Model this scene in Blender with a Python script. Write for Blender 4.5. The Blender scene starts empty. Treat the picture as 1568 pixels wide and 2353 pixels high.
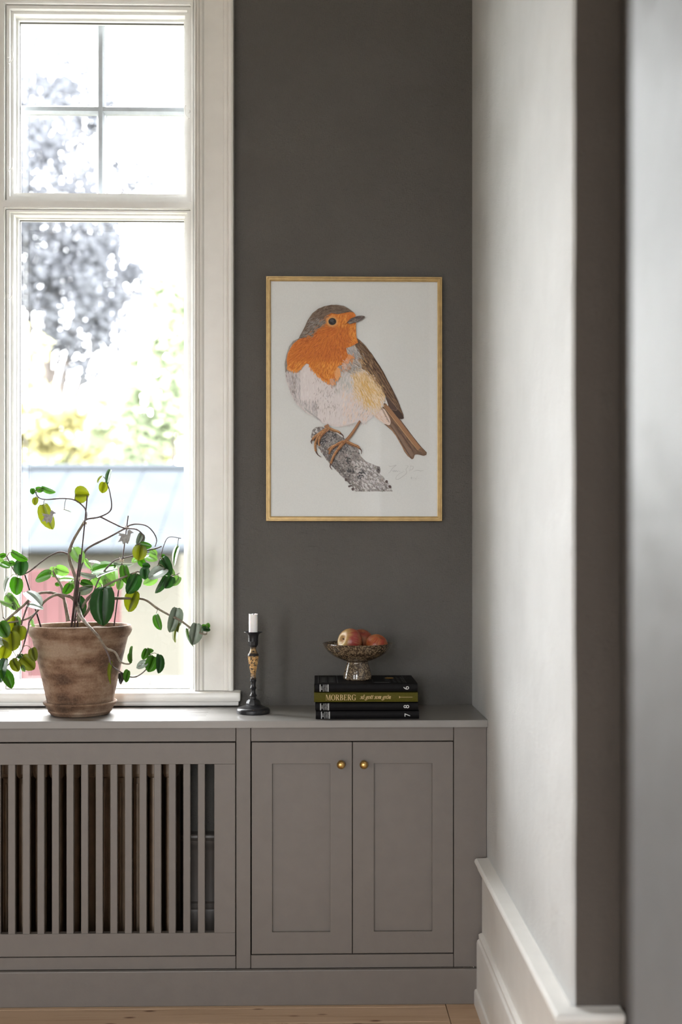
import bpy, bmesh, math, random
from mathutils import Vector, Matrix, Quaternion
from mathutils.geometry import tessellate_polygon

random.seed(7)
SC = bpy.context.scene
COL = SC.collection

# ------------------------------------------------------------------ camera
F = 2679.0                     # focal length in pixels of the 1568 x 2353 frame
HORIZON = 1270.0
CAM = Vector((0.0, 0.0, 1.2))
YAW = math.atan(56.0 / F)      # turned a little to the right of the wall's normal
cam_data = bpy.data.cameras.new('camera')
cam = bpy.data.objects.new('camera', cam_data)
COL.objects.link(cam)
cam.location = CAM
cam.rotation_euler = (math.radians(90), 0, -YAW)
cam_data.sensor_fit = 'VERTICAL'
cam_data.sensor_height = 36.0
cam_data.sensor_width = 24.0
cam_data.lens = F * 36.0 / 2353.0
cam_data.shift_y = (HORIZON - 1176.5) / 2353.0
cam_data.clip_start = 0.05
cam_data.clip_end = 200
cam_data.dof.use_dof = True
cam_data.dof.focus_distance = 3.2
cam_data.dof.aperture_fstop = 2.0
SC.camera = cam

# ------------------------------------------------------------------ sky: white overcast
world = bpy.data.worlds.new('overcast_sky')
SC.world = world
world.use_nodes = True
bg = world.node_tree.nodes['Background']
bg.inputs['Color'].default_value = (0.972, 0.985, 1.0, 1)
bg.inputs['Strength'].default_value = 12.0

# ------------------------------------------------------------------ view
vs = SC.view_settings
vs.view_transform = 'Standard'
vs.look = 'None'
vs.gamma = 1.0
vs.use_curve_mapping = False
vs.exposure = 1.6
SC.cycles.use_denoising = True
SC.cycles.max_bounces = 8
SC.cycles.diffuse_bounces = 5
SC.cycles.transparent_max_bounces = 12
SC.cycles.caustics_reflective = False
SC.cycles.caustics_refractive = False

def portal(name, x, y, z, sx, sz, rot):
    """window opening marked as a light portal for the sky"""
    l = bpy.data.lights.new(name, 'AREA')
    l.shape = 'RECTANGLE'; l.size = sx; l.size_y = sz
    l.cycles.is_portal = True
    o = bpy.data.objects.new(name, l); COL.objects.link(o)
    o.location = (x, y, z); o.rotation_euler = rot
    return o

# ------------------------------------------------------------------ helpers
def W(px, py, Y):
    """photo pixel -> point of the place on the plane Y = const"""
    cx = (px - 784.0) / F
    c, s = math.cos(YAW), math.sin(YAW)
    d = Vector((cx * c + s, -cx * s + c, (HORIZON - py) / F))
    return CAM + d * (Y / d.y)

def WX(px, Y): return W(px, 1270, Y).x
def WZ(py, Y, px=728): return W(px, py, Y).z

def lin(c):
    return tuple(((v / 255.0) / 12.92 if v / 255.0 <= 0.04045 else ((v / 255.0 + 0.055) / 1.055) ** 2.4) for v in c)

ORIGIN = {}

def thing(name, loc, label=None, cat=None, group=None, kind=None):
    o = bpy.data.objects.new(name, None); COL.objects.link(o)
    o.empty_display_size = 0.05
    o.location = loc
    ORIGIN[o.name] = Vector(loc)
    tag(o, label, cat, group, kind)
    return o

def tag(o, label=None, cat=None, group=None, kind=None):
    if label: o['label'] = label
    if cat: o['category'] = cat
    if group: o['group'] = group
    if kind: o['kind'] = kind
    return o

def obj(name, bm, mats, parent=None, smooth=False, origin=None, normals=True):
    """link a bmesh (in world coordinates) as one object; its origin is the parent's or the given point"""
    if normals: bmesh.ops.recalc_face_normals(bm, faces=bm.faces[:])
    org = ORIGIN[parent.name] if parent else Vector(origin if origin is not None else (0, 0, 0))
    bmesh.ops.translate(bm, verts=bm.verts[:], vec=-org)
    me = bpy.data.meshes.new(name)
    bm.to_mesh(me); bm.free()
    if not isinstance(mats, (list, tuple)): mats = [mats]
    for m in mats: me.materials.append(m)
    if smooth:
        for p in me.polygons: p.use_smooth = True
        if smooth is not True:
            try: me.set_sharp_from_angle(angle=math.radians(smooth))
            except Exception: pass
    o = bpy.data.objects.new(name, me); COL.objects.link(o)
    if parent: o.parent = parent
    else: o.location = org
    ORIGIN[o.name] = org
    return o

def B(): return bmesh.new()

def box(bm, x0, x1, y0, y1, z0, z1, bev=0.0, seg=2, mi=0):
    vs_ = [bm.verts.new((x, y, z)) for z in (z0, z1) for y in (y0, y1) for x in (x0, x1)]
    idx = ((0, 2, 3, 1), (4, 5, 7, 6), (0, 1, 5, 4), (2, 6, 7, 3), (0, 4, 6, 2), (1, 3, 7, 5))
    fs = [bm.faces.new([vs_[i] for i in f]) for f in idx]
    for f in fs: f.material_index = mi
    if bev > 0:
        es = list({e for f in fs for e in f.edges})
        r = bmesh.ops.bevel(bm, geom=es, offset=bev, segments=seg, profile=0.5, affect='EDGES')
        for f in r['faces']: f.material_index = mi
    return fs

def slab(bm, axis, us, vs_, w0, w1, hole):
    """slab thick from w0 to w1 along `axis`, made of grid cells, minus those for which hole(u, v) is true"""
    def P(u, v, w):
        return {'x': (w, u, v), 'y': (u, w, v), 'z': (u, v, w)}[axis]
    n, m = len(us) - 1, len(vs_) - 1
    full = [[not hole((us[i] + us[i + 1]) / 2, (vs_[j] + vs_[j + 1]) / 2) for j in range(m)] for i in range(n)]
    cache = {}
    def V(i, j, k):
        key = (i, j, k)
        if key not in cache: cache[key] = bm.verts.new(P(us[i], vs_[j], (w0, w1)[k]))
        return cache[key]
    for i in range(n):
        for j in range(m):
            if not full[i][j]: continue
            bm.faces.new((V(i, j, 0), V(i + 1, j, 0), V(i + 1, j + 1, 0), V(i, j + 1, 0)))
            bm.faces.new((V(i, j, 1), V(i, j + 1, 1), V(i + 1, j + 1, 1), V(i + 1, j, 1)))
            for di, dj, a, b in ((-1, 0, (0, 0), (0, 1)), (1, 0, (1, 0), (1, 1)), (0, -1, (0, 0), (1, 0)), (0, 1, (0, 1), (1, 1))):
                ii, jj = i + di, j + dj
                if 0 <= ii < n and 0 <= jj < m and full[ii][jj]: continue
                a2, b2 = (i + a[0], j + a[1]), (i + b[0], j + b[1])
                bm.faces.new((V(*a2, 0), V(*b2, 0), V(*b2, 1), V(*a2, 1)))

def lathe(bm, cx, cy, prof, n=48, mi=0, rot=0.0, close=False):
    """prof: (radius, z) from one end to the other"""
    rings = []
    for r, z in prof:
        if r < 1e-6: rings.append([bm.verts.new((cx, cy, z))])
        else: rings.append([bm.verts.new((cx + r * math.cos(rot + 2 * math.pi * k / n), cy + r * math.sin(rot + 2 * math.pi * k / n), z)) for k in range(n)])
    fs = []
    pairs = list(zip(rings[:-1], rings[1:]))
    if close: pairs.append((rings[-1], rings[0]))
    for a, b in pairs:
        for k in range(n):
            k2 = (k + 1) % n
            if len(a) == 1 and len(b) == 1: continue
            if len(a) == 1: f = bm.faces.new((a[0], b[k2], b[k]))
            elif len(b) == 1: f = bm.faces.new((a[k], a[k2], b[0]))
            else: f = bm.faces.new((a[k], a[k2], b[k2], b[k]))
            f.material_index = mi; fs.append(f)
    return fs

def catmull(pts, sub=5):
    if len(pts) < 3: 
        return [tuple(p) for p in pts]
    out = []
    n = len(pts)
    for i in range(n - 1):
        p0 = pts[max(i - 1, 0)]; p1 = pts[i]; p2 = pts[i + 1]; p3 = pts[min(i + 2, n - 1)]
        for k in range(sub):
            t = k / sub
            out.append(tuple(0.5 * ((2 * b) + (c - a) * t + (2 * a - 5 * b + 4 * c - d) * t * t + (-a + 3 * b - 3 * c + d) * t ** 3)
                             for a, b, c, d in zip(p0, p1, p2, p3)))
    out.append(tuple(pts[-1]))
    return out

def tube(bm, pts, n=8, mi=0, cap=True):
    """pts: (x, y, z, r)"""
    P = [Vector(p[:3]) for p in pts]; R = [p[3] for p in pts]
    rings = []
    ref = None
    for i, p in enumerate(P):
        t = (P[min(i + 1, len(P) - 1)] - P[max(i - 1, 0)])
        if t.length < 1e-9: t = Vector((0, 0, 1))
        t.normalize()
        if ref is None:
            ref = t.orthogonal().normalized()
        ref = (ref - t * ref.dot(t))
        if ref.length < 1e-6: ref = t.orthogonal()
        ref.normalize()
        s = t.cross(ref)
        rings.append([bm.verts.new(p + (ref * math.cos(2 * math.pi * k / n) + s * math.sin(2 * math.pi * k / n)) * R[i]) for k in range(n)])
    for a, b in zip(rings[:-1], rings[1:]):
        for k in range(n):
            f = bm.faces.new((a[k], a[(k + 1) % n], b[(k + 1) % n], b[k])); f.material_index = mi; f.smooth = True
    if cap:
        for r in (rings[0], rings[-1]):
            try: f = bm.faces.new(r); f.material_index = mi
            except ValueError: pass

def extrude_profile(bm, prof, a, b, place, cap=True, mi=0):
    """prof: list of 2-D points (closed outline); place(u, v, t) -> 3-D point; swept from t=a to t=b"""
    r0 = [bm.verts.new(place(u, v, a)) for u, v in prof]
    r1 = [bm.verts.new(place(u, v, b)) for u, v in prof]
    n = len(prof)
    for k in range(n):
        f = bm.faces.new((r0[k], r0[(k + 1) % n], r1[(k + 1) % n], r1[k])); f.material_index = mi
    if cap:
        for r, in ((r0,), (r1,)):
            tris = tessellate_polygon([[v.co for v in r]])
            for t in tris:
                try: f = bm.faces.new([r[i] for i in t]); f.material_index = mi
                except ValueError: pass

# ------------------------------------------------------------------ materials
MATS = {}

class N:
    """small node-tree writer"""
    def __init__(self, name):
        self.m = bpy.data.materials.new(name); self.m.use_nodes = True
        self.t = self.m.node_tree; self.t.nodes.clear()
        self.out = self.t.nodes.new('ShaderNodeOutputMaterial')
        MATS[name] = self.m
    def node(self, kind, **kw):
        n = self.t.nodes.new(kind)
        for k, v in kw.items():
            if hasattr(n, k) and not (k in ('Scale',)): setattr(n, k, v)
        return n
    def link(self, a, b): self.t.links.new(a, b)
    def coords(self, scale=(1, 1, 1), rot=(0, 0, 0), which='Object'):
        tc = self.t.nodes.new('ShaderNodeTexCoord'); mp = self.t.nodes.new('ShaderNodeMapping')
        mp.inputs['Scale'].default_value = scale; mp.inputs['Rotation'].default_value = rot
        self.link(tc.outputs[which], mp.inputs['Vector'])
        return mp.outputs['Vector']
    def noise(self, vec, scale=5, detail=4, rough=0.5, dist=0.0):
        n = self.t.nodes.new('ShaderNodeTexNoise')
        n.inputs['Scale'].default_value = scale; n.inputs['Detail'].default_value = detail
        n.inputs['Roughness'].default_value = rough; n.inputs['Distortion'].default_value = dist
        self.link(vec, n.inputs['Vector'])
        return n.outputs['Fac']
    def voronoi(self, vec, scale=5, feature='F1', rand=1.0):
        n = self.t.nodes.new('ShaderNodeTexVoronoi'); n.feature = feature
        n.inputs['Scale'].default_value = scale; n.inputs['Randomness'].default_value = rand
        self.link(vec, n.inputs['Vector'])
        return n.outputs['Distance']
    def ramp(self, fac, stops, interp='LINEAR'):
        r = self.t.nodes.new('ShaderNodeValToRGB'); r.color_ramp.interpolation = interp
        e = r.color_ramp.elements
        while len(e) < len(stops): e.new(0.5)
        for el, (p, c) in zip(e, stops):
            el.position = p; el.color = (*c, 1) if len(c) == 3 else c
        self.link(fac, r.inputs['Fac'])
        return r.outputs['Color']
    def math(self, op, a, b=None, clamp=False):
        n = self.t.nodes.new('ShaderNodeMath'); n.operation = op; n.use_clamp = clamp
        for i, v in enumerate((a, b)):
            if v is None: continue
            if isinstance(v, (int, float)): n.inputs[i].default_value = v
            else: self.link(v, n.inputs[i])
        return n.outputs[0]
    def mixc(self, fac, a, b, blend='MIX'):
        n = self.t.nodes.new('ShaderNodeMix'); n.data_type = 'RGBA'; n.blend_type = blend
        for s, v in ((n.inputs[0], fac), (n.inputs[6], a), (n.inputs[7], b)):
            if isinstance(v, (int, float)): s.default_value = v
            elif isinstance(v, tuple): s.default_value = (*v, 1) if len(v) == 3 else v
            else: self.link(v, s)
        return n.outputs[2]
    def bump(self, height, dist=0.001, strength=1.0, prev=None):
        n = self.t.nodes.new('ShaderNodeBump')
        n.inputs['Distance'].default_value = dist; n.inputs['Strength'].default_value = strength
        self.link(height, n.inputs['Height'])
        if prev is not None: self.link(prev, n.inputs['Normal'])
        return n.outputs['Normal']
    def bsdf(self, color, rough=0.5, metal=0.0, spec=0.5, normal=None, coat=0.0, sss=0.0):
        p = self.t.nodes.new('ShaderNodeBsdfPrincipled')
        for key, v in (('Base Color', color), ('Roughness', rough), ('Metallic', metal), ('Specular IOR Level', spec), ('Coat Weight', coat)):
            s = p.inputs[key]
            if isinstance(v, tuple): s.default_value = (*v, 1)
            elif isinstance(v, (int, float)): s.default_value = v
            else: self.link(v, s)
        if sss:
            p.inputs['Subsurface Weight'].default_value = sss
            p.inputs['Subsurface Scale'].default_value = 0.004
        if normal is not None: self.link(normal, p.inputs['Normal'])
        self.p = p
        return p.outputs[0]
    def done(self, shader):
        self.link(shader, self.out.inputs['Surface'])
        return self.m

def simple(name, rgb, rough=0.5, metal=0.0, spec=0.5, var=0.06, vscale=40, bump=0.0, bscale=200, coat=0.0, sss=0.0):
    """plain colour with a little procedural unevenness"""
    n = N(name)
    v = n.coords()
    c0 = tuple(max(0, x * (1 - var)) for x in rgb); c1 = tuple(min(1, x * (1 + var)) for x in rgb)
    col = n.ramp(n.noise(v, vscale, 3), [(0.3, c0), (0.7, c1)])
    nor = n.bump(n.noise(v, bscale, 3), bump) if bump else None
    return n.done(n.bsdf(col, rough, metal, spec, nor, coat, sss))

def wall_material(name, rgb, weave=1.0, rough=0.75):
    """matt paint over a coarse woven wallpaper: fine horizontal threads, slubs and lumps"""
    n = N(name)
    v1 = n.coords((90, 90, 620)); v2 = n.coords((1, 1, 1)); v3 = n.coords((40, 40, 130)); v4 = n.coords((420, 420, 90))
    threads = n.noise(v1, 1.0, 3, 0.6)
    cross = n.noise(v4, 1.0, 2, 0.5)
    slubs = n.ramp(n.noise(v3, 1.0, 5, 0.7, 0.6), [(0.60, (0, 0, 0)), (0.78, (1, 1, 1))])
    lumps = n.noise(v2, 5.0, 5, 0.6)
    pim = n.ramp(n.voronoi(v2, 28.0), [(0.0, (1, 1, 1)), (0.10, (0, 0, 0))])
    nor = n.bump(threads, 0.0048 * weave)
    nor = n.bump(cross, 0.0020 * weave, prev=nor)
    nor = n.bump(slubs, 0.0018 * weave, prev=nor)
    nor = n.bump(lumps, 0.010, prev=nor)
    nor = n.bump(pim, 0.0012, prev=nor)
    c0 = tuple(x * 0.92 for x in rgb); c1 = tuple(min(1, x * 1.07) for x in rgb)
    col = n.ramp(n.noise(v2, 3.0, 5, 0.6), [(0.3, c0), (0.7, c1)])
    return n.done(n.bsdf(col, rough, 0, 0.35, nor))

def wood_floor_material(name, rz=0.0):
    n = N(name)
    v = n.coords((1.2, 26, 26), (0, 0, rz))
    g = n.noise(v, 1.6, 6, 0.6, 1.2)
    base = n.ramp(g, [(0.25, (0.40, 0.26, 0.16)), (0.5, (0.52, 0.365, 0.245)), (0.8, (0.58, 0.42, 0.30))])
    vk = n.coords((5.0, 14, 14), (0, 0, rz))
    k = n.voronoi(vk, 1.3)
    kn = n.ramp(k, [(0.05, (1, 1, 1)), (0.13, (0, 0, 0))])
    col = n.mixc(kn, base, (0.15, 0.07, 0.04))
    nor = n.bump(g, 0.0004)
    return n.done(n.bsdf(col, 0.55, 0, 0.4, nor))

M_WALL = wall_material('grey_woven_wallpaper', (0.158, 0.151, 0.140))
M_WALLR = wall_material('light_painted_plaster', (0.58, 0.585, 0.58), weave=0.35, rough=0.55)
M_ROOM = simple('grey_room_paint', (0.48, 0.475, 0.46), 0.8)
M_CEIL = simple('white_ceiling_paint', (0.75, 0.74, 0.71), 0.85)
M_WHITE = simple('white_gloss_paint', (0.80, 0.785, 0.755), 0.32, var=0.03, vscale=18, bump=0.0004, bscale=60)
M_SASH = simple('white_window_paint', (0.80, 0.80, 0.785), 0.35, var=0.02, bump=0.0002, bscale=80)
M_CAB = simple('taupe_cabinet_paint', (0.136, 0.118, 0.105), 0.42, var=0.04, vscale=25, bump=0.00025, bscale=90)
M_TOP = simple('taupe_countertop_paint', (0.165, 0.152, 0.140), 0.50, spec=1.0, coat=0.5, var=0.03, vscale=25, bump=0.0001, bscale=60)
M_DARK = simple('dark_interior', (0.03, 0.027, 0.025), 0.8)
M_PIER = wall_material('shade_toned_wall_paint', (0.092, 0.077, 0.066), weave=0.35)  # shade on the wall end is put into this darker base colour
M_MUNTIN = simple('unlit_grey_glazing_bar', (0.42, 0.46, 0.50), 0.4)  # base colour darkened to give the bars their unlit look against the sky
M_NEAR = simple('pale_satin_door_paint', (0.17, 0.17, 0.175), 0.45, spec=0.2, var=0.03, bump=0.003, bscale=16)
M_BRASS = simple('aged_brass', (0.60, 0.38, 0.13), 0.28, metal=1.0, var=0.15, vscale=80)
M_FLOOR = wood_floor_material('pine_floor')
M_FLOOR_Y = wood_floor_material('pine_floor_border', math.radians(90))

# ================================================================== THE SETTING
YW = 3.40                      # back wall plane
XR = 0.455                     # right wall plane
CEIL = 3.2
XL, YF = -3.6, -2.6            # left wall, wall behind the camera

# window opening
wx1 = WX(446, 3.40); XmR = WX(10, 3.405); XmL = XmR - 0.07
sash_w = WX(438, 3.405) - XmR
wx0 = XmL - sash_w - 0.012
wz0, wz1 = 0.772, 2.92

bm = B()
slab(bm, 'y', [XL, wx0, wx1, XR], [0, wz0, wz1, CEIL], YW, YW + 0.34, lambda u, v: wx0 < u < wx1 and wz0 < v < wz1)
tag(obj('wall_back', bm, M_WALL), kind='structure', label='dark grey wall with coarse woven painted wallpaper')

# right wall with its end at the passage, slightly uneven like old plaster
YE = 2.073
bm = B()
nz = 60
zs = [CEIL * k / nz for k in range(nz + 1)]
def wob(z): return 0.0035 * math.sin(z * 5.1 + 0.4) + 0.002 * math.sin(z * 13.0) + 0.0012 * math.sin(z * 31.0)
rows = []
for z in zs:
    r = 0.008
    e = YE + wob(z)
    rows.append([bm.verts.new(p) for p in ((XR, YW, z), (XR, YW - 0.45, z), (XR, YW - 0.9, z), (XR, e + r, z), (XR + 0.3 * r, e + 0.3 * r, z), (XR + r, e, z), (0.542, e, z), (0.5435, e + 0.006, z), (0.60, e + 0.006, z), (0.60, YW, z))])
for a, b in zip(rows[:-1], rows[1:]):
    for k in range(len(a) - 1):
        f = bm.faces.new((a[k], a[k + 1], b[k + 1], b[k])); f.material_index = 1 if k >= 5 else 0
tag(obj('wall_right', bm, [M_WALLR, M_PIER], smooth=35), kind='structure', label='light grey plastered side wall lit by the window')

# passage beyond the right wall, and the glossy door lining close to the camera
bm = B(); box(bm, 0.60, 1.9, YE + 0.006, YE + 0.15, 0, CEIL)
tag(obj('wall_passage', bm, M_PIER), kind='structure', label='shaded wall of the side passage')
bm = B(); box(bm, 1.9, 2.0, 0.2, YE + 0.15, 0, CEIL)
tag(obj('wall_passage_end', bm, M_WALL), kind='structure', label='end wall of the dark side passage')
bm = B(); box(bm, 0.31, 1.95, YF, 1.15, 0, CEIL, 0.006)
tag(obj('wall_near', bm, M_NEAR), kind='structure', label='blurred glossy pale grey wall edge close to the camera')

# left wall; wall behind the camera with two tall windows added for fill light
lw = [(-3.5, -2.85), (-1.03, -0.42)]
bm = B(); box(bm, XL - 0.3, XL, YF, YW + 0.34, 0, CEIL)
tag(obj('wall_left', bm, M_ROOM), kind='structure', label='grey left wall of the room outside the picture')
bm = B()
slab(bm, 'y', [XL - 0.3, lw[0][0], lw[0][1], lw[1][0], lw[1][1], 2.0], [0, 0.2, 2.95, CEIL], YF - 0.3, YF,
     lambda u, v: 0.2 < v < 2.95 and any(a < u < b for a, b in lw))
tag(obj('wall_front', bm, M_ROOM), kind='structure', label='wall behind the camera with two tall openings added for fill light')
bm = B(); box(bm, XL - 0.3, 2.0, YF - 0.1, YW + 0.34, CEIL, CEIL + 0.1)
tag(obj('ceiling', bm, M_CEIL), kind='structure', label='white ceiling')

# floor: pine boards along the wall, one border board along the right wall
fl_root = thing('floor', (0, 0, 0), 'pale knotty pine plank floor', kind='structure')
bm = B(); box(bm, XL - 0.3, 2.0, YF - 0.1, YW + 0.34, -0.06, -0.022)
obj('subfloor', bm, M_DARK, fl_root)
bx = WX(1024, 3.097)
y = 3.074 + 0.097 * 3
plank_w = 0.097
i = 0
while y > YF + 0.1:
    bm = B()
    box(bm, XL, bx - 0.001, y - plank_w + 0.0012, y, -0.022, 0.0, 0.0008, 1)
    o = obj('plank', bm, M_FLOOR, fl_root)
    y -= plank_w; i += 1
yy = YW
while yy > 1.2:
    bm = B(); box(bm, bx + 0.001, bx + 0.112, yy - 1.3, yy - 0.001, -0.022, 0.0, 0.0008, 1)
    obj('plank', bm, M_FLOOR_Y, fl_root); yy -= 1.3
bm = B(); box(bm, bx + 0.113, 1.95, 0.0, YE + 0.1, -0.022, 0.0, 0.0008, 1); obj('plank', bm, M_FLOOR_Y, fl_root)

# tall moulded baseboard: (offset from wall, height)
BASE = [(0, 0), (0.0365, 0), (0.0365, 0.034), (0.0345, 0.040), (0.030, 0.041), (0.030, 0.164), (0.0285, 0.170), (0.0240, 0.174), (0.0248, 0.186),
        (0.0200, 0.189), (0.0155, 0.190), (0.0155, 0.335), (0.020, 0.345), (0.0255, 0.355), (0.028, 0.362), (0.0285, 0.368), (0.034, 0.374),
        (0.036, 0.379), (0.0345, 0.385), (0.030, 0.388), (0.006, 0.3885), (0.003, 0.3895), (0, 0.390)]
bm = B()
yb = YE - 0.0
# along the right wall with a mitred return round the end of the wall
n = len(BASE)
r0 = [bm.verts.new((XR - d, 3.0893, z)) for d, z in BASE]
r1 = [bm.verts.new((XR - d, yb - d, z)) for d, z in BASE]
r2 = [bm.verts.new((0.542, yb - d, z)) for d, z in BASE]
for a, b in ((r0, r1), (r1, r2)):
    for k in range(n - 1): bm.faces.new((a[k], a[k + 1], b[k + 1], b[k]))
for r in (r0, r2):
    for t in tessellate_polygon([[v.co for v in r]]): bm.faces.new([r[q] for q in t])
tag(obj('baseboard_right', bm, M_WHITE, smooth=30), kind='structure', label='tall white moulded baseboard along the light side wall')
bm = B()
extrude_profile(bm, BASE, XL, -0.2, lambda u, v, t: (t, YW - u, v))
tag(obj('baseboard_back', bm, M_CAB, smooth=30), kind='structure', label='painted baseboard on the wall behind the radiator grille')

# ------------------------------------------------------------------ window
win = thing('window_1', (wx1, YW, wz0), 'white painted wooden casement window with upper light divided by thin bars', kind='structure')
# architrave
px2 = lambda p, Y=3.375: WX(p, Y)
prof = [(537, 3.40), (537, 3.374), (535.5, 3.369), (531, 3.3665), (527, 3.368), (525.5, 3.373), (523.5, 3.375), (521.5, 3.373), (520, 3.374), (514, 3.3745),
        (512.5, 3.3775), (498, 3.3795), (480, 3.381), (469, 3.381), (467, 3.378), (465.5, 3.3745), (463, 3.373), (460, 3.3745), (459, 3.378),
        (457.5, 3.3745), (455, 3.3725), (452.5, 3.3745), (451.5, 3.378), (450, 3.374), (448, 3.373), (446.5, 3.3745), (446, 3.379), (446, 3.40)]
zc0 = WZ(1587, 3.37)
half = (wx1 + wx0) / 2
rp = [(px2(p), y_) for p, y_ in prof]
topz = 2.815
bm = B()
def casing_ring(side, z):
    return [bm.verts.new(((x if side > 0 else 2 * half - x), y_, z)) for x, y_ in rp]
A = casing_ring(1, zc0)
Bq = [bm.verts.new((x, y_, topz + (x - px2(446)))) for x, y_ in rp]
Cq = [bm.verts.new((2 * half - x, y_, topz + (x - px2(446)))) for x, y_ in rp]
D = casing_ring(-1, zc0)
for a, b in ((A, Bq), (Bq, Cq), (Cq, D)):
    for k in range(len(rp)): bm.faces.new((a[k], a[(k + 1) % len(rp)], b[(k + 1) % len(rp)], b[k]))
obj('architrave', bm, M_WHITE, win, smooth=25)

# sill board with a small moulding below and a chipped rounded end
sx1 = WX(552, 3.357); sx0 = 2 * half - sx1
szt = WZ(1589.5, 3.357); szb = WZ(1612.5, 3.357)
sp = [(3.43, szt + 0.0015), (3.366, szt), (3.3585, szt - 0.003), (3.356, szt - 0.009), (3.356, szb + 0.006), (3.358, szb + 0.001), (3.362, szb), (3.43, szb)]
bm = B()
rings = []
for x, k in ((sx0, 1), (half, 0), (sx1 - 0.010, 0), (sx1 - 0.004, 0.12), (sx1 - 0.001, 0.3), (sx1, 0.55)):
    zm = (szt + szb) / 2
    rings.append([bm.verts.new((x, y_ + (0.003 * k if y_ < 3.4 else 0), zm + (z - zm) * (1 - 0.35 * k))) for y_, z in sp])
for a, b in zip(rings[:-1], rings[1:]):
    for q in range(len(sp)): bm.faces.new((a[q], a[(q + 1) % len(sp)], b[(q + 1) % len(sp)], b[q]))
bm.faces.new(rings[0]); bm.faces.new(rings[-1])
obj('sill', bm, M_WHITE, win, smooth=35)
bm = B(); box(bm, sx0 + 0.005, sx1 - 0.005, 3.368, 3.40, 0.7585, szb, 0.0025)
obj('sill_moulding', bm, M_WHITE, win, smooth=35)

# fixed frame: jambs, head, mullion, transom, bottom
fy0, fy1 = 3.404, 3.50
xj = WX(438, fy0); xjl = XmL - sash_w
zh = WZ(12, fy0); zt0 = WZ(481.5, fy0); zt1 = WZ(464, fy0); zs0 = szt + 0.002
bm = B()
slab(bm, 'y', [wx0 + 0.001, xjl, XmL, XmR, xj, wx1 - 0.001], [wz0 + 0.002, zs0, zt0, zt1, zh, wz1 - 0.002], fy0, fy1,
     lambda u, v: (xjl < u < XmL or XmR < u < xj) and (zs0 < v < zt0 or zt1 < v < zh))
bmesh.ops.recalc_face_normals(bm, faces=bm.faces[:])
bmesh.ops.bevel(bm, geom=[e for e in bm.edges if len(e.link_faces) == 2 and e.calc_face_angle(0) > 1.0], offset=0.0022, segments=2, affect='EDGES')
obj('frame', bm, M_SASH, win, smooth=35)

def frame_ring(bm, x0, x1, z0, z1, w, wt, wb, y0, y1, bev=0.0015):
    slab(bm, 'y', [x0, x0 + w, x1 - w, x1], [z0, z0 + wb, z1 - wt, z1], y0, y1, lambda u, v: x0 + w < u < x1 - w and z0 + wb < v < z1 - wt)

M_GLASS = None
def glass_material(name, dust=0.02, veil=0.03):
    """thin window glass: clear, a Fresnel reflection, a film of dust and pale specks of dirt"""
    n = N(name)
    tr = n.t.nodes.new('ShaderNodeBsdfTransparent'); tr.inputs['Color'].default_value = (0.95, 0.965, 0.965, 1)
    gl = n.t.nodes.new('ShaderNodeBsdfGlossy'); gl.inputs['Roughness'].default_value = 0.01
    fr = n.t.nodes.new('ShaderNodeFresnel'); fr.inputs['IOR'].default_value = 1.45
    mx = n.t.nodes.new('ShaderNodeMixShader')
    n.link(fr.outputs[0], mx.inputs[0]); n.link(tr.outputs[0], mx.inputs[1]); n.link(gl.outputs[0], mx.inputs[2])
    if dust <= 0: return n.done(mx.outputs[0])
    v = n.coords((1, 1, 1))
    sp_ = n.ramp(n.voronoi(v, 170.0), [(0.05, (1, 1, 1)), (0.13, (0, 0, 0))])
    pick = n.ramp(n.noise(v, 45.0, 2), [(0.52, (0, 0, 0)), (0.62, (1, 1, 1))])
    streak = n.ramp(n.noise(n.coords((60, 60, 9), (0, 0.5, 0)), 1.0, 4, 0.6), [(0.35, (0, 0, 0)), (0.75, (1, 1, 1))])
    cloud = n.ramp(n.noise(v, 4.0, 3), [(0.3, (0.3, 0.3, 0.3)), (0.7, (1, 1, 1))])
    f1 = n.math('MULTIPLY', n.math('MULTIPLY', sp_, pick), 0.34)
    f2 = n.math('MULTIPLY', n.math('ADD', n.math('MULTIPLY', streak, 0.5), 0.7), n.math('MULTIPLY', cloud, veil))
    fac = n.math('ADD', f1, f2, clamp=True)
    tl = n.t.nodes.new('ShaderNodeBsdfTranslucent'); tl.inputs['Color'].default_value = (0.82, 0.86, 0.88, 1)
    m2 = n.t.nodes.new('ShaderNodeMixShader')
    n.link(fac, m2.inputs[0]); n.link(mx.outputs[0], m2.inputs[1]); n.link(tl.outputs[0], m2.inputs[2])
    return n.done(m2.outputs[0])
M_PANE = glass_material('dusty_window_glass', 0.02, 0.022)
M_CLEAR = glass_material('clear_outer_glass', 0.0)
M_PICGLASS = glass_material('picture_glass', 0.0)

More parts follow.
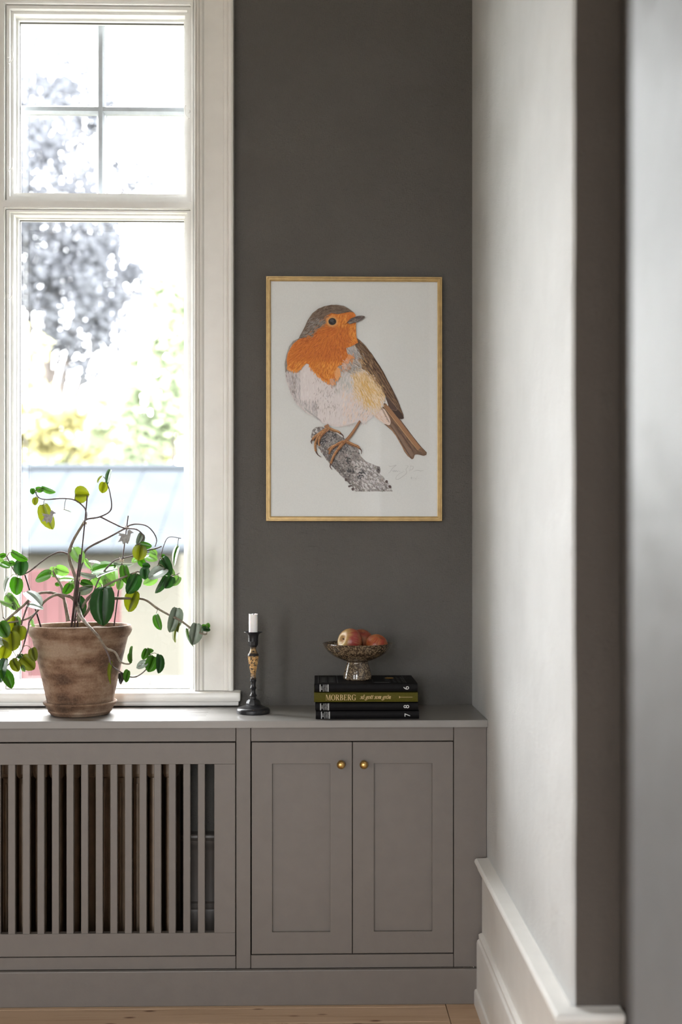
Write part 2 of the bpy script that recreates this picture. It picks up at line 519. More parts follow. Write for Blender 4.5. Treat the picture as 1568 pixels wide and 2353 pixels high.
GY = 3.48
def casement(x0, x1, z0, z1, wt, wb, muntins):
    g = 0.0016
    x0 += g; x1 -= g; z0 += g; z1 -= g
    bm = B()
    frame_ring(bm, x0, x1, z0, z1, 0.010, wt * 0.42, wb * 0.35, 3.419, 3.50)
    frame_ring(bm, x0, x1, z0, z1, 0.018, wt * 0.75, wb * 0.75, 3.436, 3.50)
    frame_ring(bm, x0, x1, z0, z1, 0.0245, wt, wb, 3.466, 3.495)
    s = obj('sash', bm, M_SASH, win)
    # black rubber gasket line and the pane
    bm = B(); frame_ring(bm, x0 + 0.022, x1 - 0.022, z0 + wb - 0.003, z1 - wt + 0.003, 0.0040, 0.0042, 0.0042, GY - 0.002, GY + 0.006)
    obj('gasket', bm, M_DARK, s)
    bm = B(); box(bm, x0 + 0.024, x1 - 0.024, GY + 0.0005, GY + 0.0035, z0 + wb - 0.001, z1 - wt + 0.001)
    # one sheet: keep only the front face so the thin-glass shader applies once
    bm.faces.ensure_lookup_table()
    for f in [f for f in bm.faces if abs(f.normal.y) < 0.5 or f.calc_center_median().y > GY + 0.002]: bm.faces.remove(f)
    obj('pane', bm, M_PANE, s)
    # outer sash
    e = 0.022
    ox0, ox1, oz0, oz1 = x0 - 0.02, x1 + 0.02, z0 - 0.02, z1 + 0.02
    ix0, ix1, iz0, iz1 = x0 + 0.0245 - e, x1 - 0.0245 + e * 0.4, z0 + wb - e * 0.3, z1 - wt + e
    bm = B(); slab(bm, 'y', [ox0, ix0, ix1, ox1], [oz0, iz0, iz1, oz1], 3.515, 3.555, lambda u, v: ix0 < u < ix1 and iz0 < v < iz1)
    os_ = obj('outer_sash', bm, M_SASH, win)
    if muntins:
        mx, mz = muntins; w = 0.0122
        for k in (0, 1):
            bm = B()
            if k == 0: prof_ = [(mx - w, 3.545), (mx - w, 3.53), (mx - w * 0.5, 3.52), (mx + w * 0.5, 3.52), (mx + w, 3.53), (mx + w, 3.545)]; extrude_profile(bm, prof_, iz0, iz1, lambda u, v, t: (u, v, t))
            else: prof_ = [(mz - w, 3.546), (mz - w, 3.531), (mz - w * 0.5, 3.521), (mz + w * 0.5, 3.521), (mz + w, 3.531), (mz + w, 3.546)]; extrude_profile(bm, prof_, ix0, ix1, lambda u, v, t: (t, v, u))
            obj('muntin', bm, M_MUNTIN, os_)
        cells = [(a, b, c, d) for a, b in ((ix0, mx - w), (mx + w, ix1)) for c, d in ((iz0, mz - w), (mz + w, iz1))]
    else:
        cells = [(ix0, ix1, iz0, iz1)]
    for a, b, c, d in cells:
        bm = B()
        q = [bm.verts.new(p) for p in ((a - 0.001, 3.535, c - 0.001), (b + 0.001, 3.535, c - 0.001), (b + 0.001, 3.535, d + 0.001), (a - 0.001, 3.535, d + 0.001))]
        bm.faces.new(q)
        obj('pane', bm, M_CLEAR, os_)
    return s
mun = (WX(232, 3.53), WZ(257, 3.53))
up = casement(XmR, xj, zt1, zh, 0.023, 0.038, mun)
lo = casement(XmR, xj, zs0, zt0, 0.014, 0.022, None)
casement(xjl, XmL, zt1, zh, 0.023, 0.038, (xjl + sash_w - (mun[0] - XmR), mun[1]))
casement(xjl, XmL, zs0, zt0, 0.014, 0.022, None)

# hasps on the left stiles and the stay on the bottom rail
def hook(px, py, par, flip=1):
    bm = B()
    pts = [(px + 4 * flip, py - 13), (px + 6 * flip, py - 11), (px + 5.5 * flip, py + 4), (px + 2 * flip, py + 11), (px - 3 * flip, py + 15)]
    P3 = [(*W(a, b, 3.412 - 0.006 * math.sin(k)), 0.0014) for k, (a, b) in enumerate(pts)]
    tube(bm, catmull(P3, 4), 8)
    c = W(px - 3 * flip, py, 3.417)
    box(bm, c.x - 0.003, c.x + 0.004, c.y - 0.004, c.y + 0.004, c.z - 0.0035, c.z + 0.0035, 0.001)
    tube(bm, [(c.x, c.y - 0.003, c.z - 0.020, 0.0016), (c.x, c.y + 0.004, c.z - 0.020, 0.0016)], 8)
    obj('hasp', bm, M_SASH, par, smooth=40)
hook(23, 130, up); hook(23, 377, up); hook(23, 672, lo); hook(431, 256, up, -1)
bm = B()
p0, p1 = W(84, 1574, 3.41), W(364, 1573, 3.41)
tube(bm, [(p0.x, 3.412, p0.z, 0.0048), (p1.x, 3.412, p1.z, 0.0048)], 10)
for a in (p0.x + 0.002, p1.x - 0.006): box(bm, a, a + 0.006, 3.412, 3.42, p0.z - 0.004, p0.z + 0.004)
c = W(346, 1567, 3.41); lathe(bm, c.x, 3.412, [(0, c.z - 0.006), (0.004, c.z - 0.005), (0.0045, c.z), (0.003, c.z + 0.003), (0, c.z + 0.004)], 12)
obj('window_stay', bm, M_SASH, lo, smooth=40)

# plain windows added as fill light in the unseen wall behind the camera
for k, (a, b) in enumerate(lw):
    bm = B()
    m_ = (a + b) / 2
    slab(bm, 'y', [a, a + 0.06, m_ - 0.02, m_ + 0.02, b - 0.06, b], [0.2, 0.26, 2.1, 2.17, 2.89, 2.95], YF - 0.2, YF - 0.12,
         lambda u, v: (a + 0.06 < u < m_ - 0.02 or m_ + 0.02 < u < b - 0.06) and (0.26 < v < 2.1 or 2.17 < v < 2.89))
    tag(obj('window_%d' % (k + 2), bm, M_SASH), kind='structure', label=('wide' if k == 0 else 'narrow') + ' plain white window added as fill light in the unseen wall behind the camera')
    portal('sky_portal', m_, YF - 0.25, 1.575, b - a, 2.75, (math.radians(90), 0, 0))
portal('sky_portal', half, YW + 0.25, (wz0 + wz1) / 2, wx1 - wx0, wz1 - wz0, (math.radians(-90), 0, 0))

# ================================================================== BUILT-IN CABINET
YC, YT, YP = 3.105, 3.085, 3.09       # cabinet face, countertop edge, plinth face
ZT, ZB = 0.7555, 0.7368               # countertop top and underside
XCL = -1.86                           # left end, outside the picture
g = 0.0008

# countertop with slotted vents
groups = []
gx1 = WX(484, 3.322); gw = 0.216
for k in range(5): groups.append((gx1 - gw - k * 0.281, gx1 - k * 0.281))
slits = [3.184 + k * 0.0345 for k in range(5)]
xs = sorted({XCL - 0.01, XR - 0.0008, *[a for gg in groups for a in gg]})
ys = sorted({YT, YW - 0.001, *[s - 0.0017 for s in slits], *[s + 0.0017 for s in slits]})
bm = B()
slab(bm, 'z', xs, ys, ZB, ZT, lambda u, v: any(a < u < b for a, b in groups) and any(abs(v - s) < 0.0017 for s in slits))
bmesh.ops.recalc_face_normals(bm, faces=bm.faces[:])
bmesh.ops.bevel(bm, geom=[e for e in bm.edges if abs(e.verts[0].co.y - YT) < 1e-6 and abs(e.verts[1].co.y - YT) < 1e-6 and abs(e.verts[0].co.z - e.verts[1].co.z) < 1e-6],
                offset=0.0016, segments=2, affect='EDGES')
tag(obj('countertop', bm, M_TOP, origin=(-0.7, 3.24, ZB)), 'long taupe painted countertop with slotted heat vents under the window', 'countertop')

bm = B(); box(bm, XCL, XR - 0.0012, YP, YP + 0.0148, 0, WZ(2229, YP), 0.0025)
tag(obj('plinth', bm, M_CAB, origin=(-0.7, YP, 0)), 'taupe kick board along the floor under the built-in cupboards', 'kick board')
ZPL = WZ(2229, YP)

def rect_piece(parent, name, a, b, c, d, y0=YC, y1=YC + 0.02, bev=0.0007, mat=None):
    """board between photo pixels a..b across and rows c..d down, on the plane y0"""
    x0 = a if isinstance(a, float) and abs(a) < 5 else WX(a, y0)
    bm = B(); box(bm, x0 + g, WX(b, y0) - g, y0, y1, WZ(d, y0) + g, WZ(c, y0) - g, bev, 1)
    return obj(name, bm, mat or M_CAB, parent)

# --- radiator cover
cov = thing('radiator_cover', (-0.9, YC, 0), 'taupe wooden radiator cover with vertical slats under the window', 'radiator cover')
zt_, zb_ = ZB - 0.0005, ZPL
def bar(parent, name, x0, x1, z0, z1, y0=YC, y1=YC + 0.02, bev=0.0007):
    bm = B(); box(bm, x0, x1, y0, y1, z0, z1, bev, 1)
    return obj(name, bm, M_CAB, parent)
XS0, XS1 = WX(542.5, YC), WX(576.5, YC)       # stile between grille and doors
zr1, zg1, zg0, zr0 = WZ(1703, YC), WZ(1706, YC), WZ(2194, YC), WZ(2196, YC)
bar(cov, 'top_rail', XCL, XS0 - g, zr1, zt_)
bar(cov, 'bottom_rail', XCL, XS0 - g, zb_, zr0)
bm = B(); box(bm, XCL, XCL + 0.02, YC + 0.021, YW - 0.04, 0, zt_); obj('side_panel', bm, M_CAB, cov)
xg1 = WX(541, YC); xo1 = WX(492.5, YC); zo1, zo0 = WZ(1755, YC), WZ(2142, YC)
gr = bar(cov, 'grille_rail', XCL, xg1, zo1, zg1)
bar(cov, 'grille_rail', XCL, xg1, zg0, zo0)
bar(cov, 'grille_stile', xo1, xg1, zo0 + 0.0001, zo1 - 0.0001)
bar(cov, 'grille_stile', XCL, XCL + 0.06, zo0 + 0.0001, zo1 - 0.0001)
k = 0
while True:
    a = WX(454.7 - 33.56 * k, YC + 0.002); b = WX(471.2 - 33.56 * k, YC + 0.002)
    if a < XCL + 0.07: break
    bm = B(); box(bm, a, b, YC + 0.002, YC + 0.016, zo0 - 0.006, zo1 + 0.006, 0.0012, 1)
    obj('slat', bm, M_CAB, cov); k += 1

# --- cast-iron radiator inside
M_RAD = simple('brown_radiator_paint', (0.22, 0.16, 0.11), 0.42, var=0.18, vscale=30, bump=0.0006, bscale=60)
rad_x1 = WX(412, 3.22)
rad = thing('radiator', (rad_x1 - 0.6, 3.26, 0), 'old brown cast iron column radiator behind the slats', 'radiator')
pitch = 0.0445
def section(bm, x, leg):
    for yc in (3.225, 3.305):
        pts = 10
        rr = []
        for z, s in ((0.105, 0.86), (0.125, 1), (0.565, 1), (0.585, 0.9)):
            rr.append([bm.verts.new((x + 0.0155 * s * math.cos(2 * math.pi * q / pts), yc + 0.030 * math.sin(2 * math.pi * q / pts), z)) for q in range(pts)])
        for a, b in zip(rr[:-1], rr[1:]):
            for q in range(pts): bm.faces.new((a[q], a[(q + 1) % pts], b[(q + 1) % pts], b[q])).smooth = True
        # raised cast line down the front of each column
        box(bm, x - 0.002, x + 0.002, yc - 0.0325, yc - 0.028, 0.12, 0.57)
    box(bm, x - pitch / 2 + 0.0005, x + pitch / 2 - 0.0005, 3.196, 3.334, 0.578, 0.645, 0.018, 3)
    box(bm, x - pitch / 2 + 0.0005, x + pitch / 2 - 0.0005, 3.200, 3.330, 0.060, 0.112, 0.016, 3)
    if leg: box(bm, x - 0.014, x + 0.014, 3.205, 3.325, 0.0, 0.07, 0.004)
ns = 30
shared = None
for k in range(ns):
    x = rad_x1 - pitch * (k + 0.5)
    if k in (0, ns - 1) or shared is None:
        bm = B(); section(bm, x, k in (0, 1, ns - 1) and k != 1)
        o = obj('section', bm, M_RAD, rad)
        if k == 0:
            bm = B(); section(bm, x - pitch, False)
            shared = obj('section', bm, M_RAD, rad)
    elif k >= 2:
        c = shared.copy(); COL.objects.link(c); c.location = (-pitch * (k - 1), 0, 0)

# --- cupboard with two shaker doors
cup = thing('cupboard', (0.13, YC, 0), 'taupe shaker cupboard with two panelled doors and brass knobs', 'cupboard')
XD0, XD1, XD2 = WX(577.5, YC), WX(810, YC), WX(1043, YC)
XC1 = XR - 0.0012
bar(cup, 'stile', XS0 + g, XS1 - g, zb_, zt_)
bar(cup, 'stile', XD2 + g, XC1, zb_, zt_)
bar(cup, 'top_rail', XS1 + g, XD2 - g, WZ(1703, YC), zt_)
bar(cup, 'bottom_rail', XS1 + g, XD2 - g, zb_, WZ(2194, YC))
bm = B(); box(bm, XS1, XC1 - 0.06, YC + 0.0205, YW - 0.06, 0.001, zt_); obj('carcass', bm, M_DARK, cup)
bm = B(); box(bm, XS0 + 0.002, XS1 - 0.001, YC + 0.021, YW - 0.06, 0.001, zt_); obj('side_panel', bm, M_CAB, cup)
zd1, zd0 = WZ(1705.5, YC), WZ(2191.5, YC)
def door(x0, x1, pa, pb, kx):
    pa, pb = WX(pa, YC), WX(pb, YC); pz1, pz0 = WZ(1755, YC), WZ(2141.5, YC)
    bm = B()
    slab(bm, 'y', [x0, pa, pb, x1], [zd0, pz0, pz1, zd1], YC, YC + 0.0195, lambda u, v: pa < u < pb and pz0 < v < pz1)
    bmesh.ops.recalc_face_normals(bm, faces=bm.faces[:])
    bmesh.ops.bevel(bm, geom=[e for e in bm.edges if len(e.link_faces) == 2 and e.calc_face_angle(0) > 1.0], offset=0.0007, segments=1, affect='EDGES')
    d = obj('door', bm, M_CAB, cup)
    bm = B(); box(bm, pa - 0.001, pb + 0.001, YC + 0.008, YC + 0.016, pz0 - 0.001, pz1 + 0.001)
    obj('door_panel', bm, M_CAB, d)
    c = W(kx, 1757, YC - 0.02)
    bm = B()
    prof = [(0, 0.0), (0.0075, 0.0), (0.0085, 0.0015), (0.0075, 0.003), (0.0055, 0.0045), (0.005, 0.009), (0.0068, 0.0125), (0.0098, 0.0165), (0.0112, 0.021), (0.0112, 0.0245), (0.0098, 0.0285), (0.0066, 0.0315), (0.003, 0.0328), (0, 0.033)]
    lathe(bm, 0, 0, prof, 28)
    bmesh.ops.rotate(bm, verts=bm.verts[:], cent=(0, 0, 0), matrix=Matrix.Rotation(math.radians(90), 3, 'X'))
    bmesh.ops.translate(bm, verts=bm.verts[:], vec=(c.x, YC, c.z))
    k_ = obj('knob', bm, M_BRASS, d, smooth=True)
    k_['label'] = 'round brass knob'
gd = 0.0014
door(XD0 + gd, XD1 - gd / 2, 626, 759, 784)
door(XD1 + gd / 2 + 0.0005, XD2 - gd, 860, 993.5, 836.5)

# ================================================================== FLAT PRINT AND LETTERING TOOLS
def poly_face(bm, pts, mi=0, layer=None, col=None):
    vs_ = [bm.verts.new(p) for p in pts]
    fs = []
    for t in tessellate_polygon([[v.co for v in vs_]]):
        try: f = bm.faces.new([vs_[q] for q in t])
        except ValueError: continue
        f.material_index = mi; fs.append(f)
        if layer is not None:
            for l in f.loops: l[layer] = col
    return fs

def ribbon2d(pts, wfun):
    """2-D centre line -> list of quads; wfun(direction angle, t) gives the full width"""
    out = []
    n = len(pts)
    L, R = [], []
    for i in range(n):
        a = pts[max(i - 1, 0)]; b = pts[min(i + 1, n - 1)]
        dx, dy = b[0] - a[0], b[1] - a[1]
        m = math.hypot(dx, dy) or 1e-9
        w = wfun(math.atan2(dy, dx), i / max(n - 1, 1)) / 2
        L.append((pts[i][0] - dy / m * w, pts[i][1] + dx / m * w)); R.append((pts[i][0] + dy / m * w, pts[i][1] - dx / m * w))
    for i in range(n - 1): out.append([L[i], L[i + 1], R[i + 1], R[i]])
    return out

def font_polys(body, size=1.0, shear=0.0):
    """triangles of a text in Blender's built-in typeface, in 2-D"""
    cu = bpy.data.curves.new('lettering', 'FONT'); cu.body = body; cu.size = size; cu.shear = shear; cu.resolution_u = 4
    o = bpy.data.objects.new('lettering', cu); COL.objects.link(o)
    dg = bpy.context.evaluated_depsgraph_get(); ev = o.evaluated_get(dg); me = ev.to_mesh()
    polys = [[(me.vertices[i].co.x, me.vertices[i].co.y) for i in p.vertices] for p in me.polygons]
    ev.to_mesh_clear(); bpy.data.objects.remove(o); bpy.data.curves.remove(cu)
    xs = [p[0] for q in polys for p in q]; ys = [p[1] for q in polys for p in q]
    return polys, (min(xs), max(xs), min(ys), max(ys))

def arc(cx, cy, rx, ry, a0, a1, n=14):
    return [(cx + rx * math.cos(math.radians(a0 + (a1 - a0) * k / n)), cy + ry * math.sin(math.radians(a0 + (a1 - a0) * k / n))) for k in range(n + 1)]

def ring(cx, cy, rx, ry, ix, iy, a0, a1, n=16, icx=None):
    o = arc(cx, cy, rx, ry, a0, a1, n); i = arc(cx if icx is None else icx, cy, ix, iy, a0, a1, n)
    return [[o[k], o[k + 1], i[k + 1], i[k]] for k in range(n)]

def R4(x0, y0, x1, y1): return [[(x0, y0), (x1, y0), (x1, y1), (x0, y1)]]

def serif_caps(word):
    """roman capitals with thick and thin strokes and flat serifs; cap height 1"""
    T, th, sf = 0.15, 0.05, 0.035
    def stem(x, w=T, y0=0, y1=1, s=0.07): return R4(x, y0, x + w, y1) + R4(x - s, 0, x + w + s, sf) + R4(x - s, 1 - sf, x + w + s, 1)
    G = {
        'M': (stem(0.10, th) + R4(0.78, 0, 0.93, 1) + R4(0.70, 0, 1.01, sf) + R4(0.76, 1 - sf, 1.01, 1) + R4(0.02, 1 - sf, 0.22, 1)
              + [[(0.10, 1), (0.27, 1), (0.555, 0.08), (0.48, 0.0)]] + [[(0.48, 0.0), (0.53, 0.0), (0.83, 1), (0.76, 1)]], 1.04),
        'O': (ring(0.42, 0.5, 0.40, 0.52, 0.24, 0.475, 0, 360, 30), 0.86),
        'R': (stem(0.10) + ring(0.34, 0.745, 0.30, 0.255, 0.155, 0.215, -90, 90) + R4(0.2, 0.955, 0.35, 1) + R4(0.2, 0.49, 0.35, 0.53)
              + [[(0.30, 0.5), (0.47, 0.5), (0.74, 0.0), (0.55, 0.0)]] + R4(0.55, 0, 0.80, sf), 0.80),
        'B': (stem(0.10) + ring(0.33, 0.755, 0.27, 0.245, 0.13, 0.205, -90, 90) + R4(0.2, 0.955, 0.34, 1) + R4(0.2, 0.505, 0.34, 0.545)
              + ring(0.35, 0.265, 0.32, 0.265, 0.165, 0.222, -90, 90) + R4(0.2, 0.0, 0.36, 0.042), 0.74),
        'E': (stem(0.10) + R4(0.2, 0, 0.62, 0.045) + R4(0.2, 0.955, 0.58, 1) + R4(0.2, 0.49, 0.46, 0.535)
              + [[(0.62, 0), (0.66, 0.28), (0.63, 0.28), (0.55, 0.045)]] + [[(0.58, 1), (0.60, 0.76), (0.57, 0.76), (0.50, 0.955)]] + R4(0.44, 0.40, 0.47, 0.62), 0.72),
        'G': (ring(0.44, 0.5, 0.42, 0.52, 0.26, 0.475, 40, 318, 26) + R4(0.62, 0.02, 0.76, 0.42) + R4(0.52, 0.40, 0.84, 0.435)
              + [[(0.73, 0.98), (0.76, 0.98), (0.76, 0.68), (0.73, 0.70)]], 0.88),
    }
    out = []; x = 0
    for ch in word:
        polys, adv = G[ch]
        out += [[(px + x, py) for px, py in q] for q in polys]
        x += adv + 0.015
    return out, x

def italic_words(text):
    """written-out italic lower case from pen strokes; x-height 1"""
    sl = 0.28
    S = {
        's': ([[(0.52, 0.85), (0.40, 0.98), (0.22, 0.95), (0.16, 0.78), (0.30, 0.58), (0.45, 0.42), (0.46, 0.18), (0.30, 0.02), (0.12, 0.04), (0.04, 0.18)]], 0.60),
        'o': ([arc(0.32, 0.5, 0.30, 0.49, 60, 420, 18)], 0.70),
        'a': ([arc(0.30, 0.48, 0.27, 0.48, 40, 330, 14), [(0.60, 0.98), (0.56, 0.5), (0.55, 0.12), (0.62, 0.02), (0.76, 0.14)]], 0.80),
        'g': ([arc(0.32, 0.62, 0.24, 0.35, 60, 420, 14), [(0.22, 0.30), (0.14, 0.16), (0.26, 0.06), (0.50, -0.02), (0.54, -0.22), (0.40, -0.46), (0.10, -0.48), (-0.06, -0.30), (0.04, -0.10), (0.24, 0.02)], [(0.52, 0.85), (0.66, 0.98), (0.74, 0.94)]], 0.74),
        't': ([[(0.24, 1.36), (0.20, 0.8), (0.18, 0.2), (0.24, 0.02), (0.42, 0.14)], [(0.04, 0.94), (0.42, 0.94)]], 0.46),
        'm': ([[(0.02, 0.84), (0.14, 0.98), (0.16, 0.7), (0.14, 0.0)], [(0.15, 0.60), (0.30, 0.92), (0.44, 0.96), (0.48, 0.76), (0.46, 0.0)], [(0.47, 0.60), (0.62, 0.92), (0.76, 0.96), (0.80, 0.76), (0.78, 0.14), (0.86, 0.02), (0.98, 0.14)]], 1.02),
        'n': ([[(0.02, 0.84), (0.14, 0.98), (0.16, 0.7), (0.14, 0.0)], [(0.15, 0.60), (0.30, 0.92), (0.46, 0.96), (0.50, 0.76), (0.48, 0.14), (0.56, 0.02), (0.68, 0.14)]], 0.74),
        'r': ([[(0.02, 0.84), (0.14, 0.98), (0.16, 0.7), (0.14, 0.0)], [(0.15, 0.60), (0.28, 0.90), (0.44, 0.98), (0.52, 0.86)]], 0.56),
    }
    out = []; x = 0
    wf = lambda ang, t: 0.065 + 0.15 * abs(math.sin(ang - 0.35))
    for ch in text:
        if ch == ' ': x += 0.42; continue
        base = {'å': 'a', 'ö': 'o'}.get(ch, ch)
        strokes, adv = S[base]
        strokes = [catmull(s, 4) if len(s) < 12 else s for s in strokes]
        if ch == 'å': strokes.append(arc(0.42, 1.36, 0.13, 0.14, 0, 360, 10))
        if ch == 'ö': strokes += [arc(0.18, 1.32, 0.05, 0.06, 0, 360, 8), arc(0.46, 1.32, 0.05, 0.06, 0, 360, 8)]
        for s in strokes:
            for q in ribbon2d([(px + x + sl * py, py) for px, py in s], wf): out.append(q)
        x += adv + 0.03
    return out, x

def put_print(name, parent, mat, polys, frame):
    """polys in 2-D, frame(u, v) -> 3-D"""
    bm = B()
    for q in polys:
        vs_ = [bm.verts.new(frame(*p)) for p in q]
        try: bm.faces.new(vs_)
        except ValueError: pass
    return obj(name, bm, mat, parent)

# ================================================================== BOOKS
M_BLACKCOVER = simple('black_book_cloth', (0.0045, 0.004, 0.0045), 0.5, spec=0.08, var=0.2, vscale=80, bump=0.00012, bscale=900)
M_GREENCOVER = simple('olive_book_cloth', (0.068, 0.060, 0.007), 0.6, spec=0.1, var=0.10, vscale=300, bump=0.00015, bscale=900)
M_PAGES = simple('cream_pages', (0.62, 0.57, 0.48), 0.8, var=0.1, vscale=400)
M_SILVER = simple('silver_foil_print', (0.36, 0.36, 0.36), 0.4, metal=0.1)
M_WHITEPRINT = simple('white_print', (0.55, 0.55, 0.55), 0.5)
M_DIMPRINT = simple('grey_cover_print', (0.06, 0.062, 0.065), 0.45)
M_GOLDPRINT = simple('gold_print', (0.50, 0.36, 0.17), 0.5)
M_GOLDFOIL = simple('gold_foil_seal', (0.62, 0.36, 0.08), 0.32, metal=0.85, var=0.25, vscale=120)

def book(px0, px1, zb, zt, yf, depth, mat, label, rot=0.0):
    x0, x1 = WX(px0, yf), WX(px1, yf)
    t = thing('book', ((x0 + x1) / 2, yf, zb), label, 'book', 'books stacked flat beside the candlestick')
    ct = 0.0028
    bm = B()
    prof = []
    # cover wrapped round the spine: outer outline then inner outline, in (y, z)
    h = zt - zb
    o = [(yf + depth, zb), (yf + 0.010, zb), (yf + 0.006, zb + 0.0007), (yf + 0.0016, zb + 0.0014), (yf, zb + h * 0.25), (yf - 0.0008, zb + h * 0.5), (yf, zb + h * 0.75), (yf + 0.0016, zt - 0.0014), (yf + 0.006, zt - 0.0007), (yf + 0.010, zt), (yf + depth, zt)]
    i = [(yf + depth, zt - ct), (yf + 0.006, zt - ct), (yf + 0.0035, zb + h * 0.5), (yf + 0.006, zb + ct), (yf + depth, zb + ct)]
    extrude_profile(bm, o + i, x0, x1, lambda u, v, tt: (tt, u, v))
    obj('cover', bm, mat, t, smooth=40)
    bm = B(); box(bm, x0 + 0.003, x1 - 0.003, yf + 0.0062, yf + depth - 0.004, zb + ct + 0.0001, zt - ct - 0.0001)
    obj('page_block', bm, M_PAGES, t)
    return t, x0, x1

Zs = [ZT, WZ(1633.5, 3.109), WZ(1614.5, 3.109), WZ(1590.8, 3.107), WZ(1571, 3.107)]
e = 0.0003
specs = [('7', 726, 963.5, 0, M_BLACKCOVER, 'black hardback with a white 7 on its spine, lowest in the stack'),
         ('8', 724.5, 961.5, 1, M_BLACKCOVER, 'black hardback with a white 8 on its spine, second from the bottom'),
         ('G', 722, 960.5, 2, M_GREENCOVER, 'olive green cookbook with gold lettering on its spine, third from the bottom'),
         ('6', 723, 960, 3, M_BLACKCOVER, 'black hardback with a white 6 on its spine, top of the stack')]
for key, a, b, k, mat, lab in specs:
    yf = 3.109 - 0.001 * k
    t, x0, x1 = book(a, b, Zs[k] + e, Zs[k + 1] - e, yf, 0.212, mat, lab)
    zm = (Zs[k] + Zs[k + 1]) / 2; h = Zs[k + 1] - Zs[k]
    yy = yf - 0.0013
    s = 1 / (F / 3.107)            # metres per photo pixel here
    if key == 'G':
        polys, wd = serif_caps('MORBERG')
        cw, chh = (819 - 748.5) * s, 13.0 * s
        xa = x0 + (748.5 - 722) * s; zb_l = zm - chh / 2
        put_print('spine_title', t, M_GOLDPRINT, polys, lambda u, v: (xa + u / wd * cw, yy, zb_l + v * chh))
        polys, wd = italic_words('så gott som grön')
        cw2 = (898.5 - 827.5) * s; xh = 6.2 * s
        xa2 = x0 + (827.5 - 722) * s; zb2 = zm - 3.4 * s
        put_print('spine_subtitle', t, M_GOLDPRINT, polys, lambda u, v: (xa2 + u / wd * cw2, yy, zb2 + v * xh))
        # little fork lying along the spine
        fx0, fx1 = x0 + (918 - 722) * s, x0 + (948.5 - 722) * s
        polys = R4(0.06, -0.35, 1, 0.35) + R4(0.0, -2.0, 0.05, 2.0) + R4(-0.02, -2.2, 0.02, -1.5) + R4(-0.02, 1.5, 0.02, 2.2)
        put_print('spine_fork', t, M_GOLDPRINT, polys, lambda u, v: (fx0 + u * (fx1 - fx0), yy, zm + v * s * 1.0 + 0.0005))
    else:
        off = {'6': 723, '8': 724.5, '7': 726}[key]
        # rotated lines of small capitals between two bars
        lx = {'6': 735, '8': 736, '7': 738}[key]
        xa = x0 + (lx - off) * s
        put_print('spine_bar', t, M_SILVER, R4(0, -1, 1, 1), lambda u, v: (xa + u * 2.0 * s, yy, zm + v * h * 0.42))
        put_print('spine_bar', t, M_SILVER, R4(0, -1, 1, 1), lambda u, v: (xa + (18.5 + u * 2.0) * s, yy, zm + v * h * 0.42))
        for q, wds in enumerate(('BRA', 'BÖCKERS', 'VÄRLDS', 'HISTORIA')):
            polys, (u0, u1, v0, v1) = font_polys(wds, 1.0)
            hh = 3.0 * s; wdt = h * (0.42 if q == 0 else 0.80)
            xb = xa + (3.0 + 3.9 * q) * s
            put_print('spine_lettering', t, M_SILVER, polys, lambda u, v: (xb + (1 - (v - v0) / (v1 - v0)) * 0 + (v1 - v) / (v1 - v0) * 0 + (hh - (v - v0) / (v1 - v0) * hh), yy, zm - wdt / 2 + (u - u0) / (u1 - u0) * wdt))
        polys, (u0, u1, v0, v1) = font_polys(key, 1.0)
        dx = {'6': 927.5, '8': 928, '7': 930.5}[key]; hh = 13.0 * s; wdt = 7.5 * s
        xb = x0 + (dx - off) * s
        put_print('spine_number', t, M_WHITEPRINT, polys, lambda u, v: (xb + hh - (v - v0) / (v1 - v0) * hh, yy, zm - wdt / 2 + (u - u0) / (u1 - u0) * wdt))
    if key == '6':
        zt = Zs[k + 1] - e + 0.0002
        def topf(u, v): return (x0 + u * (x1 - x0), yf + 0.012 + v * 0.195, zt)
        polys = []
        def frame_(u0, v0, u1, v1, w=0.0028):
            return R4(u0, v0, u0 + w, v1) + R4(u1 - w, v0, u1, v1) + R4(u0, v0, u1, v0 + w * 1.4) + R4(u0, v1 - w * 1.4, u1, v1)
        polys += R4(0.035, 0.02, 0.039, 0.97) + R4(0.225, 0.02, 0.230, 0.97)
        for u in (0.062, 0.145):
            polys += frame_(u, 0.08, u + 0.055, 0.85)
            for q in range(7): polys += R4(u + 0.008, 0.14 + q * 0.095, u + 0.046, 0.18 + q * 0.095)
        polys += frame_(0.575, 0.04, 0.745, 0.90) + R4(0.585, 0.05, 0.735, 0.15)
        for q in range(5): polys += R4(0.70, 0.30 + q * 0.1, 0.735, 0.33 + q * 0.1)
        for c_ in range(3):
            for q in range(6): polys += R4(0.775 + c_ * 0.045, 0.12 + q * 0.12, 0.805 + c_ * 0.045 - 0.006 * (q % 3), 0.16 + q * 0.12)
        polys += R4(0.895, 0.05, 0.899, 0.95) + R4(0.405, 0.03, 0.575, 0.045)
        put_print('cover_print', t, M_DIMPRINT, polys, topf)
        # raised gold seal
        c = topf(0.755, 0.62)
        bm = B(); lathe(bm, c[0], c[1], [(0, zt), (0.0118, zt), (0.0126, zt + 0.0006), (0.0112, zt + 0.0016), (0.004, zt + 0.0020), (0, zt + 0.0020)], 32)
        sl = obj('seal', bm, M_GOLDFOIL, t, smooth=40); sl['label'] = 'round gold seal'
BOOKTOP = Zs[4] - e + 0.0006

